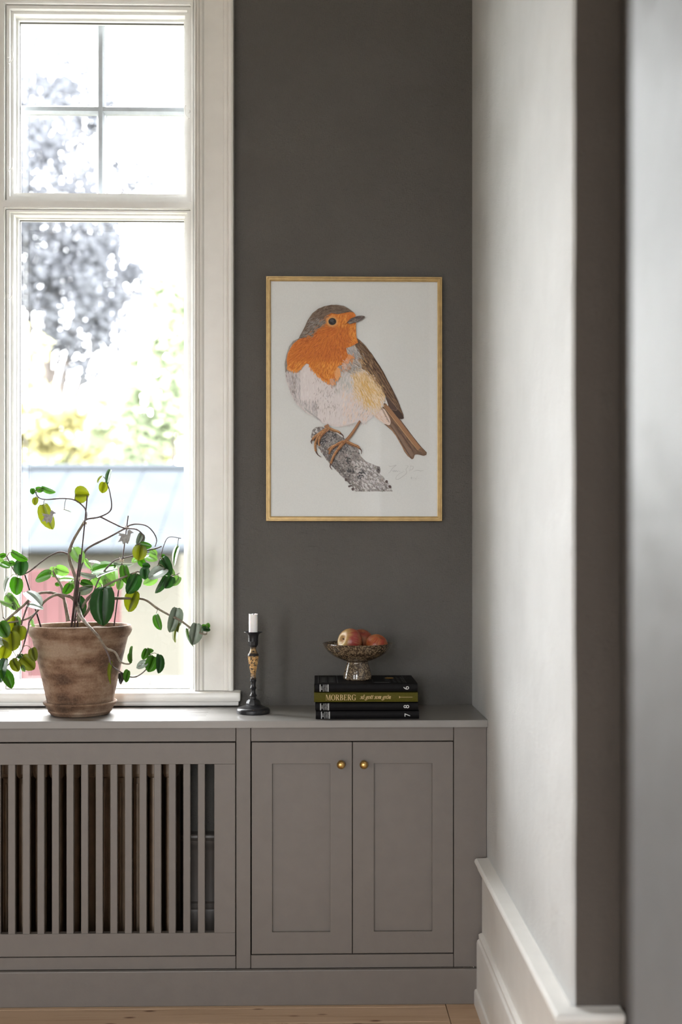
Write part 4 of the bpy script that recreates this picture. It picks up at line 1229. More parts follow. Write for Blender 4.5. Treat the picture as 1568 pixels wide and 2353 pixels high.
# under-tail
fill(smoothp(UNDER, 3), (212, 194, 186))
feathers(UNDER, 60, lambda p: math.atan2(0.9, 1.0), 36, 3, [(200, 180, 172), (222, 206, 200), (206, 176, 150)], 8)
for k in range(20):
    t = k / 19; p = (1020 + 62 * t, 1160 + 120 * t); stroke(p, math.radians(200), rnd.uniform(14, 26), 3, (96, 78, 68))
# belly
fill(BELLY, (211, 204, 205))
def bdir(p): return math.pi / 2 + (560 - p[0]) * -0.0011 + (0.25 if p[0] < 420 else 0)
feathers(BELLY, 900, bdir, 40, 5, [(214, 207, 208), (208, 201, 203), (217, 211, 211), (206, 198, 198)], 3, 0.3)
feathers(BELLY, 380, bdir, 40, 6, [(220, 204, 198), (218, 199, 188), (222, 208, 202)], 4, 0.3, lambda p: p[0] > 690 and p[1] > 950)
feathers(BELLY, 230, bdir, 46, 4.5, [(186, 181, 183), (194, 189, 191), (176, 171, 173)], 6, 0.3, lambda p: p[0] < 330 or (p[0] < 470 and p[1] > 1080))
feathers(BELLY, 210, bdir, 44, 5, [(190, 188, 185), (197, 195, 193), (182, 181, 179)], 6, 0.3, lambda p: 620 < p[0] < 800 and p[1] < 1010)
feathers(BELLY, 70, bdir, 30, 1.8, [(112, 104, 104), (128, 112, 108), (96, 88, 90)], 10, 0.5, lambda p: p[0] < 300 and p[1] < 1150)
feathers(BELLY, 90, lambda p: bdir(p) + rnd.choice((-0.45, 0.35)), 24, 1.9, [(118, 98, 92), (132, 122, 118), (104, 92, 90)], 10, 0.6, lambda p: 430 < p[0] < 640 and 900 < p[1] < 1170)
feathers(BELLY, 70, bdir, 26, 2, [(152, 146, 142), (144, 132, 124)], 10, 0.5, lambda p: p[1] > 1080)
for k in range(16):
    t = k / 15; stroke((360 + 130 * t, 1150 + 100 * t), math.radians(55), rnd.uniform(26, 48), 5, jit((172, 168, 170), 8))
for k in range(34):
    t = k / 33; stroke((560 + 330 * t, 1300 - 35 * abs(t - 0.35)), math.radians(75 + rnd.uniform(-16, 16)), rnd.uniform(14, 28), 4, jit((206, 194, 192), 8))
for k in range(22):
    t = k / 21; stroke((235 + 130 * t ** 1.2, 985 + 190 * t), math.radians(62), rnd.uniform(24, 40), 4, jit((192, 184, 186), 8))
# flank
fill(smoothp(FLANK, 3), (212, 184, 142))
fdir = lambda p: math.atan2(1.0, 0.5)
feathers(FLANK, 520, fdir, 44, 5, [(208, 176, 124), (215, 186, 140), (211, 180, 130), (219, 194, 156), (204, 172, 122)], 5, 0.35)
feathers(FLANK, 55, fdir, 26, 2.2, [(142, 112, 70), (158, 126, 80)], 10, 0.5)
for pts in ([(800, 1000), (840, 1080), (900, 1130), (960, 1160)], [(850, 920), (900, 1010), (960, 1060)]):
    feathers([(pts[0][0] - 26, pts[0][1]), (pts[0][0] + 20, pts[0][1] - 10), (pts[-1][0] + 20, pts[-1][1] - 20), (pts[-1][0] - 10, pts[-1][1] + 22), (pts[1][0] - 24, pts[1][1] + 12)], 70, fdir, 34, 6, [(206, 168, 104), (212, 174, 112)], 5)
feathers(FLANK, 90, fdir, 40, 6, [(224, 204, 180), (219, 196, 168)], 5)
fill([(870, 852), (890, 855), (915, 876), (908, 884), (880, 868)], (226, 224, 222))
fill([(1040, 1080), (1052, 1090), (1068, 1135), (1062, 1140), (1046, 1115)], (214, 212, 212))
fringe(FLANK, 320, fdir, 44, 5, [(216, 198, 176), (214, 190, 156), (210, 180, 130), (214, 206, 204), (218, 202, 194)], 5, 14, lambda p: inside(p, BELLY))
# grey shoulder
fill(SHOULD, (164, 162, 164))
feathers(SHOULD, 150, lambda p: math.atan2(1.0, 0.45), 36, 6, [(150, 148, 152), (172, 170, 172), (138, 134, 134), (180, 176, 176)], 8)
feathers([(740, 720), (850, 760), (860, 850), (780, 880), (660, 830)], 110, lambda p: math.atan2(0.6, 1.0), 44, 4, [(160, 152, 146), (130, 118, 108), (188, 176, 166), (204, 186, 164)], 10)
feathers(SHOULD, 40, lambda p: math.atan2(1.0, 0.45), 24, 2.2, [(104, 98, 96)], 10)
fringe(SHOULD, 200, lambda p: math.atan2(1.0, 0.5), 38, 4, [(172, 170, 170), (190, 186, 184), (150, 146, 146), (196, 182, 166), (140, 124, 110)], 6, 9, lambda p: inside(p, BELLY) or inside(p, WING))
fringe([(830, 740), (860, 830), (940, 890), (1000, 980), (1045, 1060)], 120, wdir, 40, 4, [(176, 142, 104), (196, 164, 122), (120, 96, 78), (150, 120, 92)], 6, 9, lambda p: inside(p, BELLY) or inside(p, WING))
# left edge, breast, head
fill(LEFT, (146, 138, 134))
feathers(LEFT, 60, lambda p: math.atan2(1.0, -0.4), 34, 4, [(126, 118, 114), (158, 150, 146)], 8)
fill(ORANGE, (206, 121, 58))
def odir(p):
    if p[1] < 540: return math.pi - 0.35 if p[0] < 640 else math.pi / 2 + 0.25
    return math.atan2(p[1] - 430, (p[0] - 650) * 0.95)
feathers(ORANGE, 2600, odir, 34, 3.6, [(209, 123, 57), (201, 113, 54), (215, 131, 63), (196, 107, 54), (211, 127, 60)], 7, 0.25)
feathers(ORANGE, 420, odir, 30, 3.6, [(230, 152, 72), (234, 160, 76), (226, 144, 64)], 8, 0.25, lambda p: p[1] > 760 or (p[0] > 740 and p[1] > 440) or (600 < p[0] < 720 and 370 < p[1] < 470))
feathers(ORANGE, 300, odir, 30, 3, [(184, 98, 54), (176, 92, 52), (190, 104, 57)], 8, 0.25, lambda p: 450 < p[1] < 730 and 330 < p[0] < 740)
feathers(ORANGE, 110, odir, 20, 1.6, [(150, 78, 46), (140, 72, 44)], 10)
for k in range(80):
    t = k / 79
    if t < 0.36: p = (222 + 120 * (t / 0.36), 805 + 35 * math.sin(t / 0.36 * math.pi)); 
    else: u = (t - 0.36) / 0.64; p = (400 + 250 * u, 790 + 150 * math.sin(u * math.pi * 0.62) - (20 if u > 0.9 else 0))
    stroke(p, math.pi / 2 + rnd.uniform(-0.4, 0.4), rnd.uniform(16, 34), 6, jit((224, 144, 70), 10))
fill(smoothp([(640, 815), (660, 830), (665, 880), (648, 915), (620, 905), (625, 850)]), (220, 158, 106))
fill(smoothp([(575, 915), (605, 912), (612, 945), (598, 960), (582, 945)]), (196, 150, 124))
fill(smoothp([(690, 790), (720, 735), (750, 740), (735, 775), (720, 800), (700, 835), (680, 825)]), (208, 148, 112))
fill(smoothp([(735, 705), (770, 725), (772, 742), (735, 748), (722, 735)]), (212, 142, 92))
for cx_, cy_, rr, c_ in ((645, 865, 22, (216, 152, 98)), (594, 936, 16, (198, 150, 122)), (712, 785, 30, (204, 146, 110)), (750, 728, 22, (208, 140, 92))):
    for k in range(22): stroke((cx_ + rnd.gauss(0, rr * 0.7), cy_ + rnd.gauss(0, rr)), 1.25 + rnd.gauss(0, 0.35), 26, 4, jit(c_, 12), 0.3)
for k in range(46): stroke((690 + rnd.gauss(0, 16), 800 + rnd.gauss(0, 24)), 1.0 + rnd.gauss(0, 0.4), 26, 3, jit(rnd.choice([(176, 168, 166), (196, 150, 120), (206, 196, 192)]), 8), 0.3)
fill(HEAD, (118, 102, 90))
hdir = lambda p: math.atan2(0.72, -1.0) if p[0] < 560 else math.atan2(0.14, -1.0)
feathers(HEAD, 900, hdir, 30, 2.8, [(104, 88, 76), (126, 110, 98), (112, 94, 80), (134, 120, 108), (96, 80, 70)], 9, 0.2)
feathers(HEAD, 260, hdir, 28, 3.4, [(136, 130, 126), (126, 120, 116), (146, 138, 132)], 8, 0.2, lambda p: p[1] > 400 and p[0] > 400 or (p[1] > 500))
feathers(HEAD, 120, hdir, 26, 2.2, [(74, 60, 52), (82, 68, 60)], 8)
fringe([(560, 378), (548, 410), (550, 440), (520, 475), (470, 500), (450, 525), (430, 555), (380, 565)], 150, hdir, 26, 3, [(150, 112, 84), (190, 118, 66), (132, 118, 108), (206, 126, 62)], 6, 5, lambda p: inside(p, HEAD) or inside(p, ORANGE))
for k in range(16):
    t = k / 15; stroke((400 - 78 * t, 420 + 150 * t), math.radians(118), rnd.uniform(16, 32), 5, jit((104, 88, 76), 8))
# eye
fill(arc(596, 434, 44, 42, 0, 360, 26)[:-1], (214, 150, 88))
for k in range(26):
    a = 2 * math.pi * k / 26; stroke((596 + 42 * math.cos(a), 434 + 40 * math.sin(a)), a + 0.5, 14, 4, jit((216, 160, 104), 12))
fill(arc(598, 433, 36, 33, 0, 360, 26)[:-1], (184, 142, 100))
fill(arc(598, 433, 32, 29, 0, 360, 26)[:-1], (46, 44, 46))
fill(arc(594, 424, 18, 13, 0, 360, 18)[:-1], (70, 74, 78))
fill(arc(606, 442, 12, 8, 0, 360, 14)[:-1], (60, 60, 62))
# beak
fill(smoothp([(720, 440), (745, 418), (775, 400), (805, 388), (845, 384), (873, 392), (852, 414), (810, 434), (770, 448), (742, 454)], 2), (94, 84, 82))
fill([(722, 440), (760, 422), (800, 412), (795, 432), (760, 446), (740, 452)], (138, 128, 120))
feathers([(725, 440), (770, 405), (845, 386), (868, 393), (806, 432), (745, 452)], 60, lambda p: -0.35, 26, 3, [(70, 60, 60), (120, 110, 106), (88, 78, 76), (150, 140, 132)], 8, 0.1)
line([(722, 442), (765, 422), (815, 406), (870, 393)], 4, (58, 48, 48))
line([(700, 458), (725, 444), (750, 428)], 3, (120, 72, 46))
# legs and toes
LEGC = (140, 100, 72)
limb([(830, 1264), (790, 1330), (745, 1395), (715, 1430)], 15, 30, LEGC)
line([(826, 1270), (785, 1335), (742, 1395), (716, 1428)], 5, (176, 132, 98)); line([(838, 1272), (800, 1340), (752, 1408)], 4, (86, 62, 50))
limb([(545, 1300), (555, 1325), (545, 1350)], 40, 34, (150, 110, 84))
toes = [([(550, 1330), (500, 1365), (450, 1400), (430, 1425)], 26, 18), ([(530, 1345), (480, 1400), (455, 1460), (460, 1520)], 26, 18), ([(545, 1350), (505, 1390), (485, 1440), (490, 1475)], 22, 14),
        ([(560, 1325), (610, 1345), (650, 1358), (668, 1375)], 26, 16), ([(715, 1432), (660, 1460), (600, 1480), (562, 1510)], 26, 16), ([(700, 1440), (650, 1500), (610, 1560), (585, 1625)], 28, 18), ([(720, 1440), (770, 1465), (810, 1480), (828, 1500)], 28, 18), ([(690, 1435), (640, 1460), (590, 1500), (570, 1545)], 18, 12)]
for pts, a, b in toes:
    limb(pts, a, b, jit((148, 104, 72), 8))
    line([(p[0] - 4, p[1] - 6) for p in pts], 5, (190, 148, 108)); line([(p[0] + 6, p[1] + 8) for p in pts], 4, (84, 58, 46))
    for k in range(9):
        t = rnd.random() * 2.9; i_ = int(t); f_ = t - i_; p = (pts[i_][0] + (pts[i_ + 1][0] - pts[i_][0]) * f_, pts[i_][1] + (pts[i_ + 1][1] - pts[i_][1]) * f_)
        stroke(p, rnd.uniform(0, 6.28), 12, 3, jit(rnd.choice([(96, 66, 50), (186, 146, 106)]), 10))
for pts in ([(430, 1425), (420, 1440), (428, 1460)], [(460, 1520), (478, 1550), (505, 1570)], [(665, 1370), (688, 1390), (690, 1415)], [(585, 1622), (580, 1650), (597, 1675)], [(826, 1495), (842, 1515), (840, 1545)]):
    limb(pts, 13, 3, (78, 58, 54))
# pencilled signature
PEN = (168, 168, 170)
for pts in ([(1075, 1650), (1100, 1645), (1135, 1636), (1105, 1660), (1085, 1690), (1068, 1705)], [(1068, 1640), (1090, 1650)], [(1100, 1690), (1108, 1680), (1112, 1692), (1122, 1680), (1126, 1692), (1136, 1680), (1142, 1692), (1152, 1684), (1168, 1692)],
            [(1210, 1640), (1235, 1645), (1215, 1672), (1222, 1700), (1190, 1730), (1150, 1755), (1130, 1750), (1150, 1715), (1200, 1690)], [(1255, 1640), (1245, 1690)], [(1250, 1645), (1278, 1650), (1268, 1672), (1245, 1678)], [(1280, 1690), (1310, 1680), (1340, 1685), (1366, 1680)],
            [(1255, 1745), (1266, 1736), (1260, 1752), (1272, 1750)], [(1280, 1738), (1278, 1752)], [(1290, 1740), (1296, 1750), (1288, 1752)], [(1310, 1728), (1304, 1758)], [(1315, 1745), (1330, 1748)]):
    line(pts, 2.6, PEN)
o = obj('robin_drawing', ink, M_INK, pic, normals=False)
o['label'] = 'watercolour robin with orange breast perched on a grey branch'

# ================================================================== POT, SAUCER AND PLANT
def terracotta():
    n = N('weathered_terracotta')
    v = n.coords((1, 1, 1)); vh = n.coords((5, 5, 26))
    a = n.noise(v, 11.0, 6, 0.62); b = n.noise(vh, 1.1, 5, 0.6)
    mix = n.math('ADD', n.math('MULTIPLY', a, 0.55), n.math('MULTIPLY', b, 0.45))
    col = n.ramp(mix, [(0.41, (0.062, 0.030, 0.017)), (0.47, (0.150, 0.080, 0.046)), (0.53, (0.240, 0.147, 0.094)), (0.61, (0.36, 0.265, 0.19))])
    fine = n.noise(v, 240.0, 3)
    return n.done(n.bsdf(n.mixc(0.25, col, n.ramp(fine, [(0.3, (0.07, 0.042, 0.028)), (0.7, (0.30, 0.22, 0.16))])), 0.85, 0, 0.25, n.bump(fine, 0.0006)))
M_TERRA = terracotta()
n_ = N('dark_potting_soil'); v_ = n_.coords(); f_ = n_.noise(v_, 160, 5, 0.7)
M_SOIL = n_.done(n_.bsdf(n_.ramp(f_, [(0.35, (0.018, 0.011, 0.007)), (0.65, (0.085, 0.05, 0.03))]), 0.95, 0, 0.2, n_.bump(f_, 0.006)))
YPOT = 3.228
pc = W(184.5, 1500, YPOT); ps = F / YPOT
PX = pc.x
sau = [(0, ZT + 0.0005), (0.076, ZT + 0.0005), (0.0805, ZT + 0.003), (0.088, ZT + 0.016), (0.0945, ZT + 0.027), (0.0985, ZT + 0.030), (0.1005, ZT + 0.034), (0.0995, ZT + 0.037), (0.0965, ZT + 0.0375), (0.0935, ZT + 0.035), (0.088, ZT + 0.024), (0.078, ZT + 0.009), (0.072, ZT + 0.0075), (0, ZT + 0.0075)]
bm = B(); lathe(bm, PX, YPOT, sau, 72)
tag(obj('plant_saucer', bm, M_TERRA, origin=(PX, YPOT, ZT), smooth=40), 'round terracotta saucer under the flowerpot', 'saucer')
plant = thing('potted_plant', (PX, YPOT, ZT + 0.008), 'sprawling green plant in a weathered terracotta pot in front of the window', 'potted plant')
zb = ZT + 0.008
zr = WZ(1435, YPOT)
zl = WZ(1451, YPOT); zu = WZ(1461, YPOT)
bm = B()
lathe(bm, PX, YPOT, [(0, zb), (0.0845, zb), (0.0865, zb + 0.002), (0.0905, zb + 0.032), (0.108, zb + 0.112), (0.1295, zu - 0.004), (0.1315, zu), (0.1345, zu + 0.002), (0.1395, zl), (0.1415, zl + 0.006), (0.1400, zr - 0.006), (0.1375, zr - 0.001), (0.1345, zr),
                    (0.1310, zr - 0.001), (0.1285, zr - 0.006), (0.1255, zu), (0.11, zb + 0.13), (0.0, zb + 0.125)], 96)
obj('pot', bm, M_TERRA, plant, smooth=35)
bm = B()
zso = zr - 0.014
rs = random.Random(3)
rings = []
for k in range(9):
    r = 0.1282 * k / 8
    if k == 0: rings.append([bm.verts.new((PX, YPOT, zso + 0.004))]); continue
    rings.append([bm.verts.new((PX + r * math.cos(2 * math.pi * q / 40), YPOT + r * math.sin(2 * math.pi * q / 40), zso + rs.uniform(-0.003, 0.004) - (0.003 if k == 8 else 0))) for q in range(40)])
for a, b in zip(rings[:-1], rings[1:]):
    for q in range(40):
        if len(a) == 1: bm.faces.new((a[0], b[q], b[(q + 1) % 40]))
        else: bm.faces.new((a[q], a[(q + 1) % 40], b[(q + 1) % 40], b[q]))
obj('soil', bm, M_SOIL, plant, smooth=True)

def stem_material():
    n = N('grey_brown_stem'); v = n.coords()
    f = n.noise(n.coords((1, 1, 1)), 90, 4)
    return n.done(n.bsdf(n.ramp(f, [(0.3, (0.13, 0.095, 0.075)), (0.55, (0.22, 0.185, 0.14)), (0.75, (0.30, 0.27, 0.20))]), 0.65, 0, 0.35, n.bump(f, 0.0006)))
M_STEM = stem_material()
M_TWIG = simple('purple_brown_twig', (0.10, 0.072, 0.070), 0.6, var=0.25, vscale=90)
M_STAKE = simple('dark_split_stake', (0.050, 0.026, 0.026), 0.6, var=0.3, vscale=120)
def leaf_material(name, rgb, trans, tmix=0.5, rough=0.35, spec=0.4):
    n = N(name)
    v = n.coords()
    f = n.noise(v, 60, 3)
    c = n.ramp(f, [(0.3, tuple(x * 0.82 for x in rgb)), (0.7, tuple(min(1, x * 1.15) for x in rgb))])
    p = n.bsdf(c, rough, 0, spec)
    tl = n.t.nodes.new('ShaderNodeBsdfTranslucent'); tl.inputs['Color'].default_value = (*trans, 1)
    mx = n.t.nodes.new('ShaderNodeMixShader'); mx.inputs[0].default_value = tmix
    n.link(p, mx.inputs[1]); n.link(tl.outputs[0], mx.inputs[2])
    return n.done(mx.outputs[0])
LM = {
    'D': leaf_material('dark_green_leaf', (0.028, 0.090, 0.030), (0.05, 0.16, 0.03), 0.35, 0.40),
    'B': leaf_material('deep_green_leaf', (0.012, 0.062, 0.010), (0.02, 0.09, 0.01), 0.2, 0.42),
    'G': leaf_material('mid_green_leaf', (0.075, 0.19, 0.030), (0.16, 0.34, 0.03), 0.50),
    'Y': leaf_material('yellow_green_leaf', (0.17, 0.21, 0.028), (0.34, 0.36, 0.03), 0.55),
    'P': leaf_material('backlit_pale_leaf', (0.25, 0.40, 0.17), (0.34, 0.50, 0.18), 0.55),  # paleness of backlit leaves is put into the colour
    'S': leaf_material('silvery_leaf_underside', (0.36, 0.42, 0.36), (0.20, 0.27, 0.17), 0.25),
    'V': leaf_material('withered_leaf', (0.06, 0.045, 0.045), (0.08, 0.05, 0.04), 0.2),
}
Zp = lambda p: (p[0] / 2.8, p[1] / 2.8 + 1040)          # enlargement -> photo pixel

# stems: points in the enlargement (x, y), depth along the run, radius in enlarged pixels, material
STEMS = [
    ([(500, 1085), (515, 1040), (482, 960), (490, 830), (447, 680), (465, 580), (540, 450)], (3.20, 3.21), (24, 11), 0),
    ([(540, 450), (560, 428), (645, 412), (715, 365), (708, 260), (690, 200)], (3.21, 3.22), (10, 4), 1),
    ([(645, 412), (730, 455), (800, 485), (880, 495), (925, 540), (905, 580), (870, 598)], (3.22, 3.18), (8, 5), 1),
    ([(552, 430), (556, 390), (540, 350), (480, 305), (400, 295), (300, 302), (250, 290), (228, 255)], (3.21, 3.20), (9, 4), 1),
    ([(470, 1085), (480, 960), (505, 800), (535, 690), (562, 618), (700, 545), (800, 490), (830, 470), (875, 460), (940, 470), (985, 510), (1008, 560), (998, 605)], (3.25, 3.22), (14, 4), 1),
    ([(512, 720), (470, 672), (400, 640), (340, 655), (270, 700), (180, 770), (110, 785), (60, 700), (40, 665), (5, 650)], (3.24, 3.18), (10, 4), 1),
    ([(500, 985), (465, 935), (420, 920), (360, 915), (290, 955), (240, 1020), (190, 1062), (130, 1082), (50, 1095)], (3.20, 3.13), (16, 7), 0),
    ([(410, 935), (350, 905), (280, 900), (220, 920), (150, 985), (60, 1062), (-30, 1140)], (3.22, 3.10), (13, 11), 0),
    ([(440, 1085), (428, 1020), (412, 940), (395, 860), (360, 800), (340, 760)], (3.26, 3.27), (20, 6), 0),
    ([(500, 1060), (540, 975), (600, 905), (700, 845), (800, 800), (885, 765)], (3.22, 3.20), (16, 8), 0),
    ([(530, 1060), (570, 1010), (600, 935), (740, 938), (830, 938), (930, 945), (1010, 1000), (1090, 1045), (1160, 1080), (1230, 1130), (1300, 1165), (1332, 1166)], (3.24, 3.20), (15, 8), 0),
    ([(500, 1000), (522, 1055), (560, 1105), (630, 1180), (680, 1255), (740, 1285), (775, 1345), (830, 1360), (850, 1335)], (3.19, 3.075, 3.06), (18, 6), 2),
    ([(672, 1250), (700, 1310), (720, 1370), (790, 1420), (850, 1445), (900, 1430), (950, 1380), (965, 1300), (958, 1270)], (3.075, 3.07), (8, 4), 1),
    ([(600, 905), (650, 790), (730, 700), (790, 680), (850, 665), (945, 630), (1000, 618), (1040, 603)], (3.25, 3.24), (7, 6), 1),
    ([(880, 765), (950, 770), (1005, 740), (1035, 670), (1050, 610), (1085, 545), (1165, 552)], (3.20, 3.21), (6, 3), 1),
    ([(960, 770), (1010, 790), (1060, 800), (1120, 790), (1155, 775)], (3.20, 3.22), (5, 3), 1),
    ([(232, 1030), (190, 1085), (182, 1130), (160, 1210), (130, 1290), (60, 1360), (20, 1380)], (3.14, 3.11), (8, 5), 1),
    ([(185, 965), (150, 1060), (138, 1110)], (3.15, 3.13), (9, 6), 1),
    ([(20, 1060), (40, 1090), (20, 1130), (-10, 1180)], (3.12, 3.10), (5, 4), 1),
    ([(560, 870), (580, 820), (650, 770), (740, 720)], (3.26, 3.28), (5, 3), 1),
]
SAMPLES = []
for pts, Ys, rr, mt in STEMS:
    P4 = []
    n = len(pts)
    for i, p in enumerate(pts):
        t = i / (n - 1)
        if len(Ys) == 2: Y = Ys[0] + (Ys[1] - Ys[0]) * t
        else: Y = Ys[0] + (Ys[1] - Ys[0]) * min(1, t * 2.6) if t < 0.5 else Ys[1] + (Ys[2] - Ys[1]) * (t - 0.5) * 2
        w = W(*Zp(p), Y)
        P4.append((w.x, w.y, w.z, (rr[0] + (rr[1] - rr[0]) * t ** 0.7) * 1.45 / 2 / 2.8 / (F / Y)))
    sm = catmull(P4, 6)
    # knobbly nodes along the stem
    sm = [(x, y_, z, r * (1 + (0.22 if (k % 9) == 0 else 0))) for k, (x, y_, z, r) in enumerate(sm)]
    bm = B(); tube(bm, sm, 9)
    obj('stem', bm, [M_STEM, M_TWIG, M_STEM][mt], plant, smooth=True)
    for k, s in enumerate(sm):
        t = k / (len(sm) - 1); f = t * (n - 1); i = min(int(f), n - 2)
        SAMPLES.append((pts[i][0] + (pts[i + 1][0] - pts[i][0]) * (f - i), pts[i][1] + (pts[i + 1][1] - pts[i][1]) * (f - i), s[1]))

for (x0, y0), (x1, y1), Y, w in (((201, 1139), (171, 1437), 3.19, 3.2), ((184, 1274), (164, 1437), 3.185, 4.6), ((294.7, 1185), (262, 1434), 3.24, 3.0), ((57.5, 1321), (94, 1437), 3.20, 4.0), ((183, 1360), (178, 1437), 3.21, 4.0)):
    a, b = W(x0, y0, Y), W(x1, y1 + 4, Y)
    bm = B(); tube(bm, [(*a, w / 2 / 837), (*((a + b) / 2), w / 2 / 837 * 1.05), (*b, w / 2 / 837)], 7)
    obj('stake', bm, M_STAKE, plant)
# raffia ties on the stakes
M_TIE = simple('pale_raffia_tie', (0.55, 0.47, 0.38), 0.8)
for px, py, Y in ((195, 1202, 3.195), (292, 1213, 3.235), (280, 1288, 3.235), (180, 1328, 3.19)):
    bm = B()
    for k in range(3):
        c = W(px, py - 2 + 2 * k, Y)
        tube(bm, [(c.x + 0.0052 * math.cos(a), c.y + 0.0052 * math.sin(a), c.z + 0.001 * math.sin(a * 2), 0.0009) for a in [2 * math.pi * q / 12 for q in range(13)]], 5)
    tube(bm, [(c.x, c.y - 0.005, c.z, 0.0008), (c.x + 0.004, c.y - 0.006, c.z - 0.008, 0.0007)], 5)
    tube(bm, [(c.x, c.y - 0.005, c.z, 0.0008), (c.x - 0.005, c.y - 0.006, c.z + 0.012, 0.0005)], 5)
    obj('tie', bm, M_TIE, plant)

# leaves: centre x, y, length, apparent width (enlarged pixels), tip direction (0 right, 90 down), kind
LEAVES = [
    (697, 158, 85, 42, 105, 'D'), (642, 172, 48, 24, 125, 'Y'), (665, 226, 62, 50, 100, 'Y'), (527, 270, 86, 98, 0, 'Y'), (210, 250, 34, 28, 90, 'G'), (257, 238, 46, 32, 0, 'G'), (312, 243, 80, 34, 20, 'G'),
    (227, 313, 46, 38, 90, 'Y'), (302, 417, 148, 98, 70, 'Y'), (435, 378, 50, 16, 20, 'S'),
    (20, 662, 36, 28, -20, 'G'), (125, 668, 100, 52, 30, 'G'), (135, 742, 88, 84, 90, 'D'), (78, 712, 36, 32, 0, 'G'), (35, 722, 62, 38, 25, 'G'), (3, 690, 34, 26, 0, 'P'), (105, 862, 102, 84, 100, 'G'), (42, 856, 92, 46, 110, 'S'),
    (80, 965, 108, 78, 50, 'P'), (38, 970, 84, 34, 15, 'P'), (218, 938, 122, 44, 40, 'S'), (230, 990, 92, 30, 15, 'S'), (75, 940, 40, 30, 60, 'G'), (88, 990, 44, 30, 70, 'G'),
    (22, 1140, 96, 84, 60, 'G'), (90, 1105, 88, 82, 100, 'Y'), (125, 1165, 88, 88, 95, 'Y'), (75, 1215, 118, 102, 90, 'Y'), (18, 1215, 84, 48, 30, 'S'), (30, 1290, 88, 64, 110, 'Y'), (215, 1300, 78, 62, 70, 'Y'), (180, 1355, 98, 86, 45, 'Y'),
    (98, 1370, 78, 62, 60, 'Y'), (14, 1402, 134, 78, 100, 'D'), (48, 1455, 120, 40, 60, 'G'), (135, 1310, 42, 32, 0, 'D'), (112, 1090, 60, 46, 70, 'P'), (150, 1390, 40, 30, 60, 'P'), (212, 1100, 70, 34, 80, 'P'),
    (275, 797, 102, 62, 160, 'G'), (345, 765, 52, 50, 90, 'P'), (402, 760, 76, 62, 20, 'P'), (378, 786, 74, 34, 0, 'P'), (430, 815, 98, 30, 0, 'P'), (372, 848, 30, 22, 0, 'G'), (435, 880, 72, 46, 120, 'G'),
    (500, 660, 104, 64, 60, 'P'), (560, 845, 74, 38, 20, 'G'), (560, 785, 112, 36, 10, 'S'), (550, 880, 92, 50, -20, 'S'), (668, 742, 138, 70, -15, 'G'), (690, 772, 120, 30, -22, 'S'), (640, 835, 84, 62, 40, 'P'), (700, 815, 94, 62, 50, 'P'), (742, 790, 96, 54, 80, 'P'),
    (518, 985, 112, 44, 75, 'D'), (660, 990, 215, 157, 90, 'D'), (600, 706, 84, 10, 5, 'S'), (798, 718, 108, 28, 5, 'S'), (806, 790, 112, 68, 80, 'G'), (855, 845, 126, 72, 115, 'D'), (845, 957, 126, 92, 110, 'Y'), (898, 647, 86, 82, 100, 'Y'),
    (920, 668, 72, 34, -20, 'S'), (940, 597, 66, 40, 10, 'G'), (977, 676, 70, 50, 20, 'P'), (915, 710, 58, 46, 60, 'G'), (943, 730, 44, 40, 0, 'D'), (932, 779, 66, 58, 90, 'D'), (1070, 735, 112, 82, 60, 'D'), (1012, 772, 118, 72, 150, 'S'), (965, 826, 82, 48, 150, 'P'),
    (1038, 852, 112, 34, 120, 'D'), (1085, 838, 80, 60, 120, 'D'), (1133, 826, 62, 50, 120, 'P'), (1130, 665, 116, 42, 105, 'G'), (1050, 665, 26, 24, 0, 'G'), (1112, 772, 44, 28, 70, 'P'), (990, 640, 50, 30, 40, 'P'), (870, 690, 46, 34, 150, 'P'), (900, 560, 74, 40, 110, 'S'),
    (1015, 1093, 92, 56, 70, 'G'), (1120, 1080, 142, 70, 105, 'S'), (1135, 1160, 108, 42, 100, 'Y'), (1255, 1170, 122, 70, 100, 'S'), (1222, 1195, 108, 30, 75, 'G'), (1328, 1136, 48, 28, 10, 'D'), (1340, 1113, 28, 24, 60, 'G'), (1316, 1115, 28, 20, 0, 'G'),
    (845, 1300, 92, 30, 92, 'G'), (835, 1325, 56, 28, 90, 'G'), (712, 1420, 130, 40, 95, 'Y'), (778, 1455, 66, 24, 85, 'V'), (814, 1440, 72, 46, 105, 'G'), (935, 1298, 64, 40, 110, 'G'), (965, 1275, 42, 30, 0, 'G'), (975, 1362, 92, 72, 110, 'G'), (912, 1365, 68, 44, 150, 'S'), (1027, 1360, 106, 38, 90, 'D'),
    (615, 800, 60, 44, 30, 'P'), (470, 850, 54, 30, 60, 'P'), (690, 850, 70, 40, 70, 'P'), (570, 720, 70, 36, 60, 'P'), (770, 850, 60, 36, 100, 'P'),
]
OUT = [(0.03, 0.0), (-0.03, 0.17), (0.03, 0.34), (0.18, 0.455), (0.40, 0.50), (0.62, 0.465), (0.81, 0.345), (0.94, 0.17), (1.0, 0.0)]
rl = random.Random(21)
